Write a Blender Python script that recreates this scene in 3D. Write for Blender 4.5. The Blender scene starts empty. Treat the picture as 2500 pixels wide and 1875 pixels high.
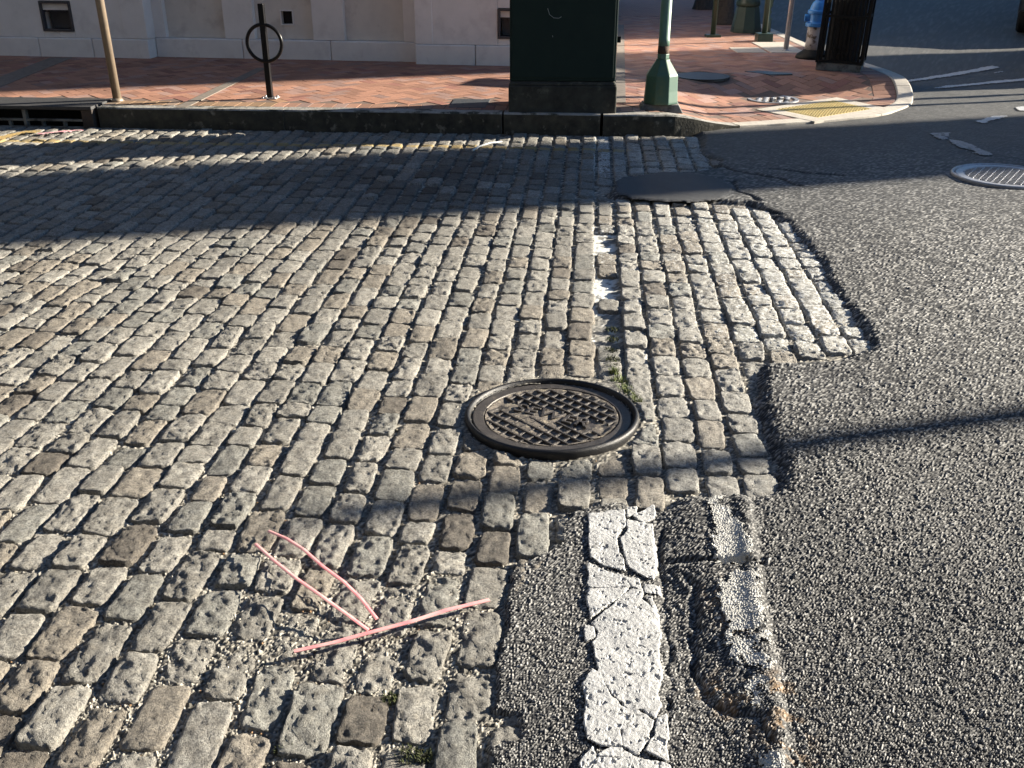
import bpy, math, random
import numpy as np
from mathutils import Vector, Matrix, noise as mnoise

random.seed(7); RNG = np.random.default_rng(7)
sc = bpy.context.scene
COL = sc.collection

# ------------------------------------------------------------------ camera, sky, sun, exposure
FPX = 2400.0; PITCH = math.atan(1137/FPX); CAMH = 1.6
cam = bpy.data.cameras.new('camera'); camo = bpy.data.objects.new('camera', cam); COL.objects.link(camo)
camo.location = (0, 0, CAMH); camo.rotation_euler = (math.pi/2 - PITCH, 0, 0)
cam.sensor_fit = 'HORIZONTAL'; cam.sensor_width = 36.0; cam.lens = 36.0*FPX/2500.0
cam.clip_start = 0.05; cam.clip_end = 3000
sc.camera = camo
SUN_AZ = math.radians(15.0)          # from +X towards +Y
SUN_EL = math.radians(17.0)
world = bpy.data.worlds.new('World'); sc.world = world; world.use_nodes = True
nt = world.node_tree; bg = nt.nodes['Background']
sky = nt.nodes.new('ShaderNodeTexSky'); sky.sky_type = 'NISHITA'; sky.sun_disc = False
sky.sun_elevation = SUN_EL; sky.sun_rotation = math.pi/2 - SUN_AZ
sky.air_density = 1.0; sky.dust_density = 0.0; sky.ozone_density = 5.0
nt.links.new(sky.outputs[0], bg.inputs[0]); bg.inputs[1].default_value = 0.05
sl = bpy.data.lights.new('sun', 'SUN'); sl.energy = 5.0; sl.angle = math.radians(0.5); sl.color = (1.0, 0.915, 0.76)
so = bpy.data.objects.new('sun', sl); COL.objects.link(so)
sd = Vector((math.cos(SUN_AZ)*math.cos(SUN_EL), math.sin(SUN_AZ)*math.cos(SUN_EL), math.sin(SUN_EL)))
so.rotation_euler = sd.to_track_quat('Z', 'Y').to_euler(); so.location = sd*40
sc.view_settings.view_transform = 'Standard'; sc.view_settings.look = 'None'
sc.view_settings.exposure = 1.9; sc.view_settings.gamma = 1.0; sc.view_settings.use_curve_mapping = False

# ------------------------------------------------------------------ survey helpers
SP, CP = math.sin(PITCH), math.cos(PITCH)
def g(u, v, z=0.0):                      # sight line of the survey photo met with the level z
    dx = (u-1250)/FPX; dy = (v-937.5)/FPX
    t = (CAMH-z)/(SP+dy*CP)
    return (t*dx, t*(CP-dy*SP))
def pr(x, y, z):
    d = y*CP+(CAMH-z)*SP
    return (1250+FPX*x/d, 937.5+FPX*((CAMH-z)*CP-y*SP)/d)
TH = math.radians(4.5); ST, CT = math.sin(TH), math.cos(TH)
def ab(x, y): return (x*CT - y*ST, x*ST + y*CT)      # street frame: a along the kerb, b along the courses
def xy(a, b): return (a*CT + b*ST, -a*ST + b*CT)

# ------------------------------------------------------------------ numpy noise
def _h(ix, iy, s):
    n = (ix.astype(np.int64)*374761393 + iy.astype(np.int64)*668265263 + s*982451653) & 0xffffffff
    n = ((n ^ (n >> 13))*1274126177) & 0xffffffff
    n = ((n ^ (n >> 16))*2246822519) & 0xffffffff
    n = n ^ (n >> 15)
    return (n & 0xffffff)/float(0xffffff)
def vn(x, y, s=0):
    x = np.asarray(x, float); y = np.asarray(y, float)
    ix = np.floor(x); iy = np.floor(y); fx = x-ix; fy = y-iy
    fx = fx*fx*fx*(fx*(fx*6-15)+10); fy = fy*fy*fy*(fy*(fy*6-15)+10)
    a = _h(ix, iy, s); b = _h(ix+1, iy, s); c = _h(ix, iy+1, s); d = _h(ix+1, iy+1, s)
    return (a+(b-a)*fx)*(1-fy)+(c+(d-c)*fx)*fy
def fbm(x, y, o=4, s=0):
    x = np.asarray(x, float); y = np.asarray(y, float)
    t = 0; a = 0.5; n = 0
    for k in range(o):
        ang = 0.6*k+0.3; cx, cy = math.cos(ang), math.sin(ang)
        t = t + a*(vn(x*cx-y*cy, x*cy+y*cx, s+k*17)-0.5); n += a
        x = x*2.03; y = y*2.03; a *= 0.52
    return t/n*2
def voro(x, y, s=0):
    ix = np.floor(x); iy = np.floor(y)
    f1 = np.full(np.shape(x), 9.0); cid = np.zeros(np.shape(x)); f2 = f1.copy()
    for dx in (-1, 0, 1):
        for dy in (-1, 0, 1):
            cx = ix+dx; cy = iy+dy
            px = cx+_h(cx, cy, s); py = cy+_h(cx, cy, s+5)
            d = np.sqrt((x-px)**2+(y-py)**2)
            m = d < f1
            f2 = np.where(m, f1, np.minimum(f2, d))
            cid = np.where(m, _h(cx, cy, s+11), cid); f1 = np.where(m, d, f1)
    return f1, f2, cid
def sst(a, b, x):
    t = np.clip((x-a)/(b-a), 0, 1); return t*t*(3-2*t)
def sdf(x, y, poly):                       # >0 inside
    x = np.asarray(x, float); y = np.asarray(y, float)
    P = np.array(poly); n = len(P); d = np.full(x.shape, 1e9); ins = np.zeros(x.shape, bool)
    for i in range(n):
        ax, ay = P[i]; bx, by = P[(i+1) % n]
        ex, ey = bx-ax, by-ay; L = ex*ex+ey*ey+1e-12
        t = np.clip(((x-ax)*ex+(y-ay)*ey)/L, 0, 1)
        d = np.minimum(d, (x-ax-t*ex)**2+(y-ay-t*ey)**2)
        c = ((ay > y) != (by > y)) & (x < (bx-ax)*(y-ay)/((by-ay) if by != ay else 1e-12)+ax)
        ins ^= c
    d = np.sqrt(d); return np.where(ins, d, -d)
def dline(x, y, pts):
    d = np.full(np.shape(x), 1e9)
    for (ax, ay), (bx, by) in zip(pts[:-1], pts[1:]):
        ex, ey = bx-ax, by-ay; L = ex*ex+ey*ey+1e-12
        t = np.clip(((x-ax)*ex+(y-ay)*ey)/L, 0, 1)
        d = np.minimum(d, (x-ax-t*ex)**2+(y-ay-t*ey)**2)
    return np.sqrt(d)

# ------------------------------------------------------------------ object helpers
def tag(o, label=None, cat=None, group=None, kind=None):
    if label: o['label'] = label
    if cat: o['category'] = cat
    if group: o['group'] = group
    if kind: o['kind'] = kind
    return o
def empty(name, loc=(0, 0, 0), rz=0.0):
    o = bpy.data.objects.new(name, None); COL.objects.link(o); o.location = loc; o.rotation_euler = (0, 0, rz)
    o.empty_display_size = 0.1
    return o
def mk(name, V, F, mat, parent=None, attrs=None, smooth=False, loc=None, mesh_only=False):
    V = np.ascontiguousarray(V, dtype=np.float32); F = np.ascontiguousarray(F, dtype=np.int32)
    me = bpy.data.meshes.new(name); k = F.shape[1]; m = F.shape[0]
    me.vertices.add(len(V)); me.vertices.foreach_set('co', V.ravel())
    me.loops.add(m*k); me.loops.foreach_set('vertex_index', F.ravel())
    me.polygons.add(m); me.polygons.foreach_set('loop_start', np.arange(0, m*k, k, dtype=np.int32))
    me.polygons.foreach_set('use_smooth', np.full(m, bool(smooth)))
    me.update(calc_edges=True)
    for an, av in (attrs or {}).items():
        av = np.asarray(av, np.float32)
        if av.ndim == 2:
            at = me.attributes.new(an, 'FLOAT_COLOR', 'POINT')
            at.data.foreach_set('color', np.column_stack([av[:, :3], np.ones(len(av))]).astype(np.float32).ravel())
        else:
            at = me.attributes.new(an, 'FLOAT', 'POINT'); at.data.foreach_set('value', av)
    me.materials.append(mat)
    if mesh_only: return me
    o = bpy.data.objects.new(name, me); COL.objects.link(o)
    if loc is not None: o.location = loc
    if parent: o.parent = parent
    return o
class MB:
    def __init__(s): s.v = []; s.f = []
    def box(s, x0, x1, y0, y1, z0, z1, rz=0.0, c=None, top=None):
        b = len(s.v); cx, cy = c if c else ((x0+x1)/2, (y0+y1)/2)
        tx = ty = 1.0
        if top: tx, ty = top
        for z, kx, ky in ((z0, 1, 1), (z1, tx, ty)):
            for x, y in ((x0, y0), (x1, y0), (x1, y1), (x0, y1)):
                mx, my = (x0+x1)/2, (y0+y1)/2
                x, y = mx+(x-mx)*kx, my+(y-my)*ky
                dx, dy = x-cx, y-cy
                s.v.append((cx+dx*math.cos(rz)-dy*math.sin(rz), cy+dx*math.sin(rz)+dy*math.cos(rz), z))
        for q in ((0, 3, 2, 1), (4, 5, 6, 7), (0, 1, 5, 4), (1, 2, 6, 5), (2, 3, 7, 6), (3, 0, 4, 7)): s.f.append([b+i for i in q])
        return s
    def prism(s, poly, z0, z1):
        b = len(s.v); n = len(poly)
        for z in (z0, z1):
            for i, p in enumerate(poly):
                s.v.append((p[0], p[1], z[i] if hasattr(z, '__len__') else z))
        s.f.append([b+i for i in range(n)][::-1]); s.f.append([b+n+i for i in range(n)])
        for i in range(n): j = (i+1) % n; s.f.append([b+i, b+j, b+n+j, b+n+i])
        return s
    def lathe(s, prof, n=32, c=(0, 0, 0), phase=0.0, cap=True):
        b = len(s.v)
        for r, z in prof:
            for i in range(n):
                a = 2*math.pi*i/n+phase; s.v.append((c[0]+r*math.cos(a), c[1]+r*math.sin(a), c[2]+z))
        for k in range(len(prof)-1):
            for i in range(n):
                j = (i+1) % n; s.f.append([b+k*n+i, b+k*n+j, b+(k+1)*n+j, b+(k+1)*n+i])
        if cap:
            s.f.append([b+i for i in range(n)][::-1]); s.f.append([b+(len(prof)-1)*n+i for i in range(n)])
        return s
    def tube(s, path, r, n=8, cap=True):
        b = len(s.v); P = [Vector(p) for p in path]; m = len(P)
        R = r if hasattr(r, '__len__') else [r]*m
        for k in range(m):
            t = (P[min(k+1, m-1)]-P[max(k-1, 0)]).normalized()
            up = Vector((0, 0, 1)) if abs(t.z) < 0.9 else Vector((1, 0, 0))
            e1 = t.cross(up).normalized(); e2 = e1.cross(t).normalized()
            for i in range(n):
                a = 2*math.pi*i/n; p = P[k]+e1*(R[k]*math.cos(a))+e2*(R[k]*math.sin(a)); s.v.append(tuple(p))
        for k in range(m-1):
            for i in range(n):
                j = (i+1) % n; s.f.append([b+k*n+i, b+(k+1)*n+i, b+(k+1)*n+j, b+k*n+j])
        if cap:
            s.f.append([b+i for i in range(n)]); s.f.append([b+(m-1)*n+i for i in range(n)][::-1])
        return s
    def torus(s, R, r, c, axis='z', n=40, k=10):
        b = len(s.v)
        for i in range(n):
            a = 2*math.pi*i/n
            for j in range(k):
                q = 2*math.pi*j/k; rr = R+r*math.cos(q); h = r*math.sin(q)
                p = (rr*math.cos(a), rr*math.sin(a), h)
                if axis == 'y': p = (p[0], p[2], p[1])
                if axis == 'x': p = (p[2], p[0], p[1])
                s.v.append((c[0]+p[0], c[1]+p[1], c[2]+p[2]))
        for i in range(n):
            for j in range(k):
                i2 = (i+1) % n; j2 = (j+1) % k
                s.f.append([b+i*k+j, b+i2*k+j, b+i2*k+j2, b+i*k+j2])
        return s
    def build(s, name, mat, parent=None, bevel=0.0, smooth=False, loc=None, rz=None, seg=2):
        me = bpy.data.meshes.new(name); me.from_pydata(s.v, [], s.f); me.update()
        me.polygons.foreach_set('use_smooth', np.full(len(me.polygons), bool(smooth)))
        me.materials.append(mat); o = bpy.data.objects.new(name, me); COL.objects.link(o)
        if parent: o.parent = parent
        if loc is not None: o.location = loc
        if rz is not None: o.rotation_euler = (0, 0, rz)
        if bevel:
            m = o.modifiers.new('bevel', 'BEVEL'); m.width = bevel; m.segments = seg; m.limit_method = 'ANGLE'; m.angle_limit = 0.6
        return o

# ------------------------------------------------------------------ materials
def newmat(name):
    m = bpy.data.materials.new(name); m.use_nodes = True
    n = m.node_tree.nodes; l = m.node_tree.links
    return m, n, l, n['Principled BSDF']
def ramp(n, l, src, stops):
    r = n.new('ShaderNodeValToRGB'); el = r.color_ramp.elements
    while len(el) < len(stops): el.new(0.5)
    for e, (p, c) in zip(el, stops): e.position = p; e.color = (c[0], c[1], c[2], 1) if hasattr(c, '__len__') else (c, c, c, 1)
    l.new(src, r.inputs[0]); return r.outputs[0]
def tnoise(n, l, scale, detail=4, rough=0.55, vec=None, dist=0.0):
    t = n.new('ShaderNodeTexNoise'); t.inputs['Scale'].default_value = scale; t.inputs['Detail'].default_value = detail
    t.inputs['Roughness'].default_value = rough; t.inputs['Distortion'].default_value = dist
    if vec is None: vec = n.new('ShaderNodeNewGeometry').outputs['Position']
    l.new(vec, t.inputs['Vector']); return t.outputs['Fac']
def mixc(n, l, fac, a, b, mode='MIX'):
    x = n.new('ShaderNodeMix'); x.data_type = 'RGBA'; x.blend_type = mode
    for s, v in ((x.inputs[0], fac), (x.inputs[6], a), (x.inputs[7], b)):
        if hasattr(v, 'is_linked') or hasattr(v, 'links'): l.new(v, s)
        elif s == x.inputs[0]: s.default_value = v
        else: s.default_value = (v[0], v[1], v[2], 1)
    return x.outputs[2]
def bump(n, l, bsdf, h, dist=0.002, strength=1.0):
    b = n.new('ShaderNodeBump'); b.inputs['Distance'].default_value = dist; b.inputs['Strength'].default_value = strength
    l.new(h, b.inputs['Height']); l.new(b.outputs[0], bsdf.inputs['Normal']); return b
def pm(name, c1, c2=None, scale=20, rough=0.6, metal=0.0, bmp=0.0, bscale=None, spec=0.5, c3=None, s3=4, t3=(0.55, 0.7)):
    m, n, l, b = newmat(name)
    c2 = c2 or tuple(x*0.75 for x in c1)
    f = tnoise(n, l, scale, 6, 0.6)
    c = ramp(n, l, f, [(0.3, c1), (0.7, c2)])
    if c3:
        f3 = tnoise(n, l, s3, 6, 0.65); c = mixc(n, l, ramp(n, l, f3, [(t3[0], 0), (t3[1], 1)]), c, c3)
    l.new(c, b.inputs['Base Color']); b.inputs['Roughness'].default_value = rough; b.inputs['Metallic'].default_value = metal
    b.inputs['Specular IOR Level'].default_value = spec
    if bmp: bump(n, l, b, tnoise(n, l, bscale or scale*3, 5, 0.6), bmp)
    return m
def attr(n, name):
    a = n.new('ShaderNodeAttribute'); a.attribute_name = name; return a
def m_stone():
    m, n, l, b = newmat('cobble_granite')
    a = attr(n, 'col').outputs['Color']
    f1 = tnoise(n, l, 28, 5, 0.6); f2 = tnoise(n, l, 150, 6, 0.72); f3 = tnoise(n, l, 420, 3, 0.6); f4 = tnoise(n, l, 62, 5, 0.7)
    c = mixc(n, l, ramp(n, l, f1, [(0.35, 0.0), (0.68, 1.0)]), a, mixc(n, l, 1.0, a, (0.62, 0.60, 0.58), 'MULTIPLY'))
    c = mixc(n, l, ramp(n, l, f2, [(0.40, 0.75), (0.54, 0.0)]), c, mixc(n, l, 1.0, c, (0.30, 0.30, 0.33), 'MULTIPLY'))
    c = mixc(n, l, ramp(n, l, f4, [(0.34, 0.8), (0.47, 0.0)]), c, mixc(n, l, 1.0, c, (0.42, 0.42, 0.44), 'MULTIPLY'))
    c = mixc(n, l, ramp(n, l, f4, [(0.55, 0.0), (0.68, 0.8)]), c, mixc(n, l, 1.0, c, (1.45, 1.42, 1.36), 'MULTIPLY'))
    c = mixc(n, l, ramp(n, l, f3, [(0.56, 0.0), (0.70, 0.6)]), c, mixc(n, l, 1.0, c, (1.45, 1.4, 1.3), 'MULTIPLY'))
    p = attr(n, 'paint').outputs['Fac']; q = attr(n, 'yellow').outputs['Fac']
    fp = tnoise(n, l, 60, 5, 0.7)
    ad = n.new('ShaderNodeMath'); ad.operation = 'ADD'; l.new(p, ad.inputs[0]); l.new(fp, ad.inputs[1])
    c = mixc(n, l, ramp(n, l, ad.outputs[0], [(0.98, 0), (1.06, 1)]), c, (0.62, 0.62, 0.60))
    ay = n.new('ShaderNodeMath'); ay.operation = 'ADD'; l.new(q, ay.inputs[0]); l.new(fp, ay.inputs[1])
    c = mixc(n, l, ramp(n, l, ay.outputs[0], [(0.95, 0), (1.1, 0.85)]), c, (0.40, 0.29, 0.12))
    l.new(c, b.inputs['Base Color']); b.inputs['Roughness'].default_value = 0.6
    b.inputs['Specular IOR Level'].default_value = 0.45
    h = n.new('ShaderNodeMath'); h.operation = 'ADD'; l.new(f2, h.inputs[0]); l.new(f3, h.inputs[1])
    h2 = n.new('ShaderNodeMath'); h2.operation = 'ADD'; l.new(h.outputs[0], h2.inputs[0]); l.new(f4, h2.inputs[1])
    bump(n, l, b, h2.outputs[0], 0.0065); return m
def m_grain(name, rough=0.8, bd=0.0012, bs=500):
    m, n, l, b = newmat(name)
    a = attr(n, 'col').outputs['Color']
    f = tnoise(n, l, 90, 5, 0.7)
    c = mixc(n, l, ramp(n, l, f, [(0.35, 0.5), (0.6, 0.0)]), a, mixc(n, l, 1.0, a, (0.6, 0.6, 0.6), 'MULTIPLY'))
    l.new(c, b.inputs['Base Color']); b.inputs['Roughness'].default_value = rough
    b.inputs['Specular IOR Level'].default_value = 0.4
    bump(n, l, b, tnoise(n, l, bs, 3, 0.6), bd); return m
def m_paint(name, c1, c2, wear=None):
    m, n, l, b = newmat(name)
    f = tnoise(n, l, 14, 6, 0.65); f2 = tnoise(n, l, 220, 4, 0.7)
    c = ramp(n, l, f, [(0.3, c1), (0.7, c2)])
    c = mixc(n, l, ramp(n, l, f2, [(0.33, 0.8), (0.45, 0)]), c, (0.20, 0.20, 0.20))
    vv = n.new('ShaderNodeTexVoronoi'); vv.feature = 'DISTANCE_TO_EDGE'; vv.inputs['Scale'].default_value = 17
    wn = n.new('ShaderNodeTexNoise'); wn.inputs['Scale'].default_value = 22; wn.inputs['Detail'].default_value = 5
    pos = n.new('ShaderNodeNewGeometry').outputs['Position']; l.new(pos, wn.inputs['Vector'])
    ma = n.new('ShaderNodeVectorMath'); ma.operation = 'MULTIPLY_ADD'; ma.inputs[1].default_value = (0.09, 0.09, 0.0); l.new(wn.outputs['Color'], ma.inputs[0]); l.new(pos, ma.inputs[2]); l.new(ma.outputs[0], vv.inputs['Vector'])
    gate = ramp(n, l, tnoise(n, l, 9, 3, 0.5), [(0.45, 0.0), (0.58, 0.85)])
    c = mixc(n, l, mixc(n, l, 1.0, gate, ramp(n, l, vv.outputs['Distance'], [(0.008, 1), (0.022, 0)]), 'MULTIPLY'), c, (0.10, 0.10, 0.10))
    if wear: c = mixc(n, l, ramp(n, l, tnoise(n, l, 45, 5, 0.7), [(wear, 0), (wear+0.1, 1)]), c, (0.06, 0.06, 0.06))
    l.new(c, b.inputs['Base Color']); b.inputs['Roughness'].default_value = 0.7
    bump(n, l, b, tnoise(n, l, 160, 6, 0.7), 0.003); return m

STONE = m_stone()
ASPH = m_grain('asphalt', 0.78)
GRIT = m_grain('joint_grit', 0.9)
PATCH = pm('fresh_asphalt', (0.045, 0.045, 0.047), (0.07, 0.07, 0.072), 300, 0.75, bmp=0.002, bscale=350)
WHITE = m_paint('white_road_paint', (0.49, 0.487, 0.48), (0.41, 0.407, 0.40))
WORN = m_paint('worn_white_paint', (0.52, 0.51, 0.48), (0.40, 0.39, 0.36), 0.60)
FARPAINT = m_paint('faded_white_paint', (0.50, 0.50, 0.50), (0.40, 0.40, 0.41), 0.62)
FADED = m_paint('very_faded_paint', (0.30, 0.30, 0.30), (0.22, 0.22, 0.225), 0.55)
YELLOW = m_paint('yellow_kerb_paint', (0.55, 0.36, 0.12), (0.42, 0.30, 0.12), 0.55)
PINKP = m_paint('pink_spray_paint', (0.75, 0.25, 0.32), (0.7, 0.45, 0.45))
KERB = pm('kerb_granite', (0.36, 0.34, 0.31), (0.24, 0.225, 0.20), 25, 0.8, bmp=0.004, bscale=60, c3=(0.035, 0.035, 0.025), s3=7, t3=(0.5, 0.62))
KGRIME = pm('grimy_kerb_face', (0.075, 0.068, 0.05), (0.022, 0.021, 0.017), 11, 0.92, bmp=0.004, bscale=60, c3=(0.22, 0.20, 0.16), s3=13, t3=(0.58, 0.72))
RAMPC = pm('pale_concrete', (0.52, 0.47, 0.40), (0.40, 0.36, 0.31), 20, 0.85, bmp=0.003, bscale=90)
CONC = pm('grey_concrete', (0.20, 0.20, 0.19), (0.11, 0.11, 0.105), 12, 0.9, bmp=0.004, bscale=60, c3=(0.035, 0.035, 0.03), s3=6, t3=(0.5, 0.65))
def m_brick():
    m, n, l, b = newmat('paver_brick')
    a = attr(n, 'col').outputs['Color']
    f = tnoise(n, l, 60, 5, 0.65)
    c = mixc(n, l, ramp(n, l, f, [(0.35, 0.0), (0.7, 0.7)]), a, mixc(n, l, 1.0, a, (0.66, 0.62, 0.6), 'MULTIPLY'))
    l.new(c, b.inputs['Base Color']); b.inputs['Roughness'].default_value = 0.8
    bump(n, l, b, tnoise(n, l, 120, 4, 0.6), 0.0006); return m
BRICK = m_brick()
MORTAR = pm('paver_joint_sand', (0.17, 0.11, 0.085), (0.11, 0.075, 0.06), 40, 0.95)
LIME = pm('limestone', (0.84, 0.79, 0.75), (0.75, 0.71, 0.67), 5, 0.85, bmp=0.002, bscale=60, c3=(0.62, 0.56, 0.54), s3=2.5, t3=(0.52, 0.8))
LIMEP = pm('limestone_panel', (0.74, 0.68, 0.61), (0.64, 0.59, 0.53), 4, 0.88, bmp=0.002, bscale=60, c3=(0.46, 0.40, 0.36), s3=3, t3=(0.55, 0.8))
LIMEB = pm('limestone_plinth', (0.82, 0.78, 0.74), (0.73, 0.69, 0.66), 6, 0.85, bmp=0.003, bscale=50, c3=(0.58, 0.53, 0.51), s3=4, t3=(0.55, 0.8))
REDB = pm('red_sandstone', (0.22, 0.08, 0.06), (0.16, 0.06, 0.05), 10, 0.85)
DARKJ = pm('vent_frame_iron', (0.05, 0.045, 0.05), (0.08, 0.07, 0.07), 30, 0.6)
VOID = pm('dark_interior', (0.012, 0.012, 0.014), (0.02, 0.02, 0.022), 9, 0.9)
VPANE = pm('vent_panel', (0.10, 0.095, 0.10), (0.075, 0.07, 0.075), 9, 0.7)
BLACK = pm('black_gloss_paint', (0.006, 0.006, 0.007), (0.010, 0.010, 0.011), 40, 0.3, spec=0.25)
BLACKM = pm('black_matt_paint', (0.006, 0.006, 0.0065), (0.010, 0.010, 0.010), 30, 0.6, spec=0.2)
IRON = pm('cast_iron', (0.030, 0.028, 0.028), (0.016, 0.016, 0.018), 60, 0.42, 0.4, bmp=0.0015, bscale=300)
IRONL = pm('worn_iron_lid', (0.095, 0.083, 0.076), (0.05, 0.045, 0.042), 35, 0.45, 0.3, bmp=0.002, bscale=200, c3=(0.16, 0.14, 0.115), s3=25, t3=(0.56, 0.72))
IRONS = pm('silvered_iron', (0.42, 0.42, 0.43), (0.28, 0.28, 0.30), 40, 0.45, 0.5, bmp=0.002, bscale=150)
DIRT = pm('lid_dirt', (0.30, 0.26, 0.20), (0.12, 0.10, 0.085), 160, 0.95, bmp=0.004, bscale=300)
CABG = pm('cabinet_green_paint', (0.006, 0.020, 0.019), (0.009, 0.025, 0.022), 8, 0.5, spec=0.25)
SCRATCH = pm('bare_scratch', (0.35, 0.38, 0.36), (0.25, 0.27, 0.26), 60, 0.6)
LAMPG = pm('lamp_green_paint', (0.13, 0.215, 0.165), (0.10, 0.17, 0.135), 12, 0.45, c3=(0.16, 0.22, 0.15), s3=6, t3=(0.55, 0.7))
LAMPB = pm('lamp_base_green', (0.055, 0.125, 0.092), (0.045, 0.105, 0.078), 10, 0.5, c3=(0.095, 0.14, 0.075), s3=5, t3=(0.5, 0.7))
RUST = pm('rust_band', (0.11, 0.06, 0.035), (0.05, 0.03, 0.02), 40, 0.85, bmp=0.002)
TANP = pm('tan_galvanised_post', (0.30, 0.235, 0.17), (0.22, 0.18, 0.14), 16, 0.5, 0.3)
SILV = pm('galvanised_pole', (0.50, 0.48, 0.48), (0.38, 0.37, 0.38), 16, 0.4, 0.5)
DGREEN = pm('dark_green_paint', (0.030, 0.050, 0.036), (0.02, 0.036, 0.028), 14, 0.4)
TACY = pm('tactile_yellow', (0.66, 0.52, 0.22), (0.55, 0.43, 0.19), 40, 0.75, c3=(0.36, 0.30, 0.16), s3=8)
HBLUE = pm('hydrant_blue', (0.045, 0.24, 0.62), (0.04, 0.2, 0.52), 12, 0.4)
HGREY = pm('hydrant_peeling_white', (0.48, 0.45, 0.45), (0.34, 0.31, 0.31), 14, 0.7, c3=(0.10, 0.07, 0.05), s3=14, t3=(0.52, 0.6))
BARK = pm('bark', (0.075, 0.06, 0.05), (0.04, 0.033, 0.028), 30, 0.95, bmp=0.015, bscale=40)
PINK = pm('pink_plastic', (0.80, 0.22, 0.25), (0.86, 0.52, 0.48), 14, 0.45)
GRASS = pm('grass_blade', (0.13, 0.17, 0.03), (0.08, 0.10, 0.02), 60, 0.7)
MOSS = pm('dark_moss', (0.06, 0.075, 0.02), (0.035, 0.035, 0.018), 80, 0.95)
RUBBER = pm('tyre_rubber', (0.015, 0.015, 0.015), (0.022, 0.022, 0.022), 50, 0.85)
ALLOY = pm('alloy_rim', (0.35, 0.33, 0.31), (0.25, 0.24, 0.22), 20, 0.4, 0.7)
CARP = pm('car_paint_grey', (0.06, 0.065, 0.07), (0.07, 0.075, 0.08), 4, 0.3)
VANP = pm('van_paint_white', (0.55, 0.55, 0.54), (0.5, 0.5, 0.5), 4, 0.4)
GLASS = pm('dark_glass', (0.02, 0.022, 0.025), (0.03, 0.03, 0.032), 4, 0.1)
HOUSEB = pm('facade_brick', (0.16, 0.12, 0.10), (0.12, 0.09, 0.08), 25, 0.9)
HOUSES = pm('facade_trim', (0.42, 0.40, 0.36), (0.36, 0.34, 0.31), 10, 0.85)
PLATE = pm('steel_cover_plate', (0.075, 0.085, 0.095), (0.055, 0.06, 0.07), 20, 0.55, 0.3)
SIGNB = pm('sign_back_metal', (0.35, 0.35, 0.36), (0.3, 0.3, 0.31), 20, 0.45, 0.6)

# ------------------------------------------------------------------ road surveys (metres)
G = lambda L, z=0.0: [g(u, v, z) for u, v in L]
ASPH_EDGE = G([(1690, 322), (1700, 345), (1694, 374), (1738, 394), (1731, 412), (1691, 418), (1600, 420), (1530, 430), (1500, 448), (1470, 470), (1463, 482), (1527, 490),
    (1627, 494), (1756, 499), (1826, 505), (1890, 539), (1935, 588), (1975, 638), (1998, 693), (2028, 747), (2084, 807), (2095, 848), (2030, 872), (1925, 876),
    (1832, 880), (1828, 931), (1822, 984), (1838, 1025), (1850, 1078), (1872, 1140), (1858, 1190), (1790, 1196), (1681, 1198), (1599, 1220), (1489, 1226), (1380, 1250), (1366, 1320),
    (1300, 1352), (1240, 1392), (1232, 1440), (1223, 1516), (1202, 1615), (1190, 1735), (1250, 1745), (1262, 1790), (1190, 1815), (1176, 1880), (1150, 2060)])
ASPH_POLY = ASPH_EDGE + [(1.6, 0.9), (60, 1.0), (60, 70), (1.62, 70), (1.62, 8.3)]
BLOCK = G([(1432, 1238), (1489, 1216), (1599, 1208), (1681, 1185), (1770, 1186), (1822, 1215), (1842, 1250), (1858, 1370), (1872, 1490), (1906, 1637), (1923, 1765), (1934, 1875), (1950, 2060), (1400, 2060), (1425, 1800), (1440, 1500)])
LSTRIP = G([(1380, 1222), (1520, 1228), (1520, 1500), (1520, 1800), (1520, 2060), (1050, 2060), (1150, 1700), (1220, 1400)])
PATCHP = G([(1497, 444), (1522, 432), (1622, 420), (1700, 424), (1775, 438), (1800, 462), (1768, 486), (1700, 492), (1627, 492), (1540, 484), (1503, 472)], 0.02)
GROOVES = [G([(1622, 1374), (1700, 1376), (1780, 1382), (1860, 1384)]), G([(1612, 1300), (1614, 1379), (1622, 1470), (1627, 1550), (1633, 1722)]),
    G([(1690, 1420), (1692, 1508), (1702, 1637), (1721, 1705), (1794, 1757), (1846, 1761), (1870, 1830)]), G([(1436, 1500), (1446, 1530), (1432, 1640), (1440, 1760), (1470, 1800)]),
    G([(1640, 1400), (1660, 1560), (1668, 1700)])]
CRACKS = [G([(1736, 394), (1790, 415), (1850, 424), (1905, 432), (1960, 452)], 0.02), G([(1790, 440), (1800, 462), (1850, 486)], 0.02), G([(1890, 410), (1990, 420), (2060, 425)], 0.02),
          G([(1760, 500), (1850, 500), (1900, 520)], 0.02)]
MH = np.array(g(1347, 1010, 0.012)); MHR = 0.309
LINE_A = ab(*g(1473, 610))[0]
def wave(x, y): return 0.007*fbm(x/0.9, y/0.9, 2, 91)
def road_line_sink(x, y):                                 # the sunken strip of the old line
    a, b = ab(x, y); b0 = ab(*g(1473, 880))[1]; b1 = ab(*g(1473, 560))[1]
    return sst(0.095, 0.045, np.abs(a-LINE_A))*sst(b0-0.1, b0+0.2, b)*sst(b1+0.25, b1-0.1, b)
def asph_sd(x, y): return sdf(x, y, ASPH_POLY)+0.016*fbm(x/0.05, y/0.05, 3, 3)
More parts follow.
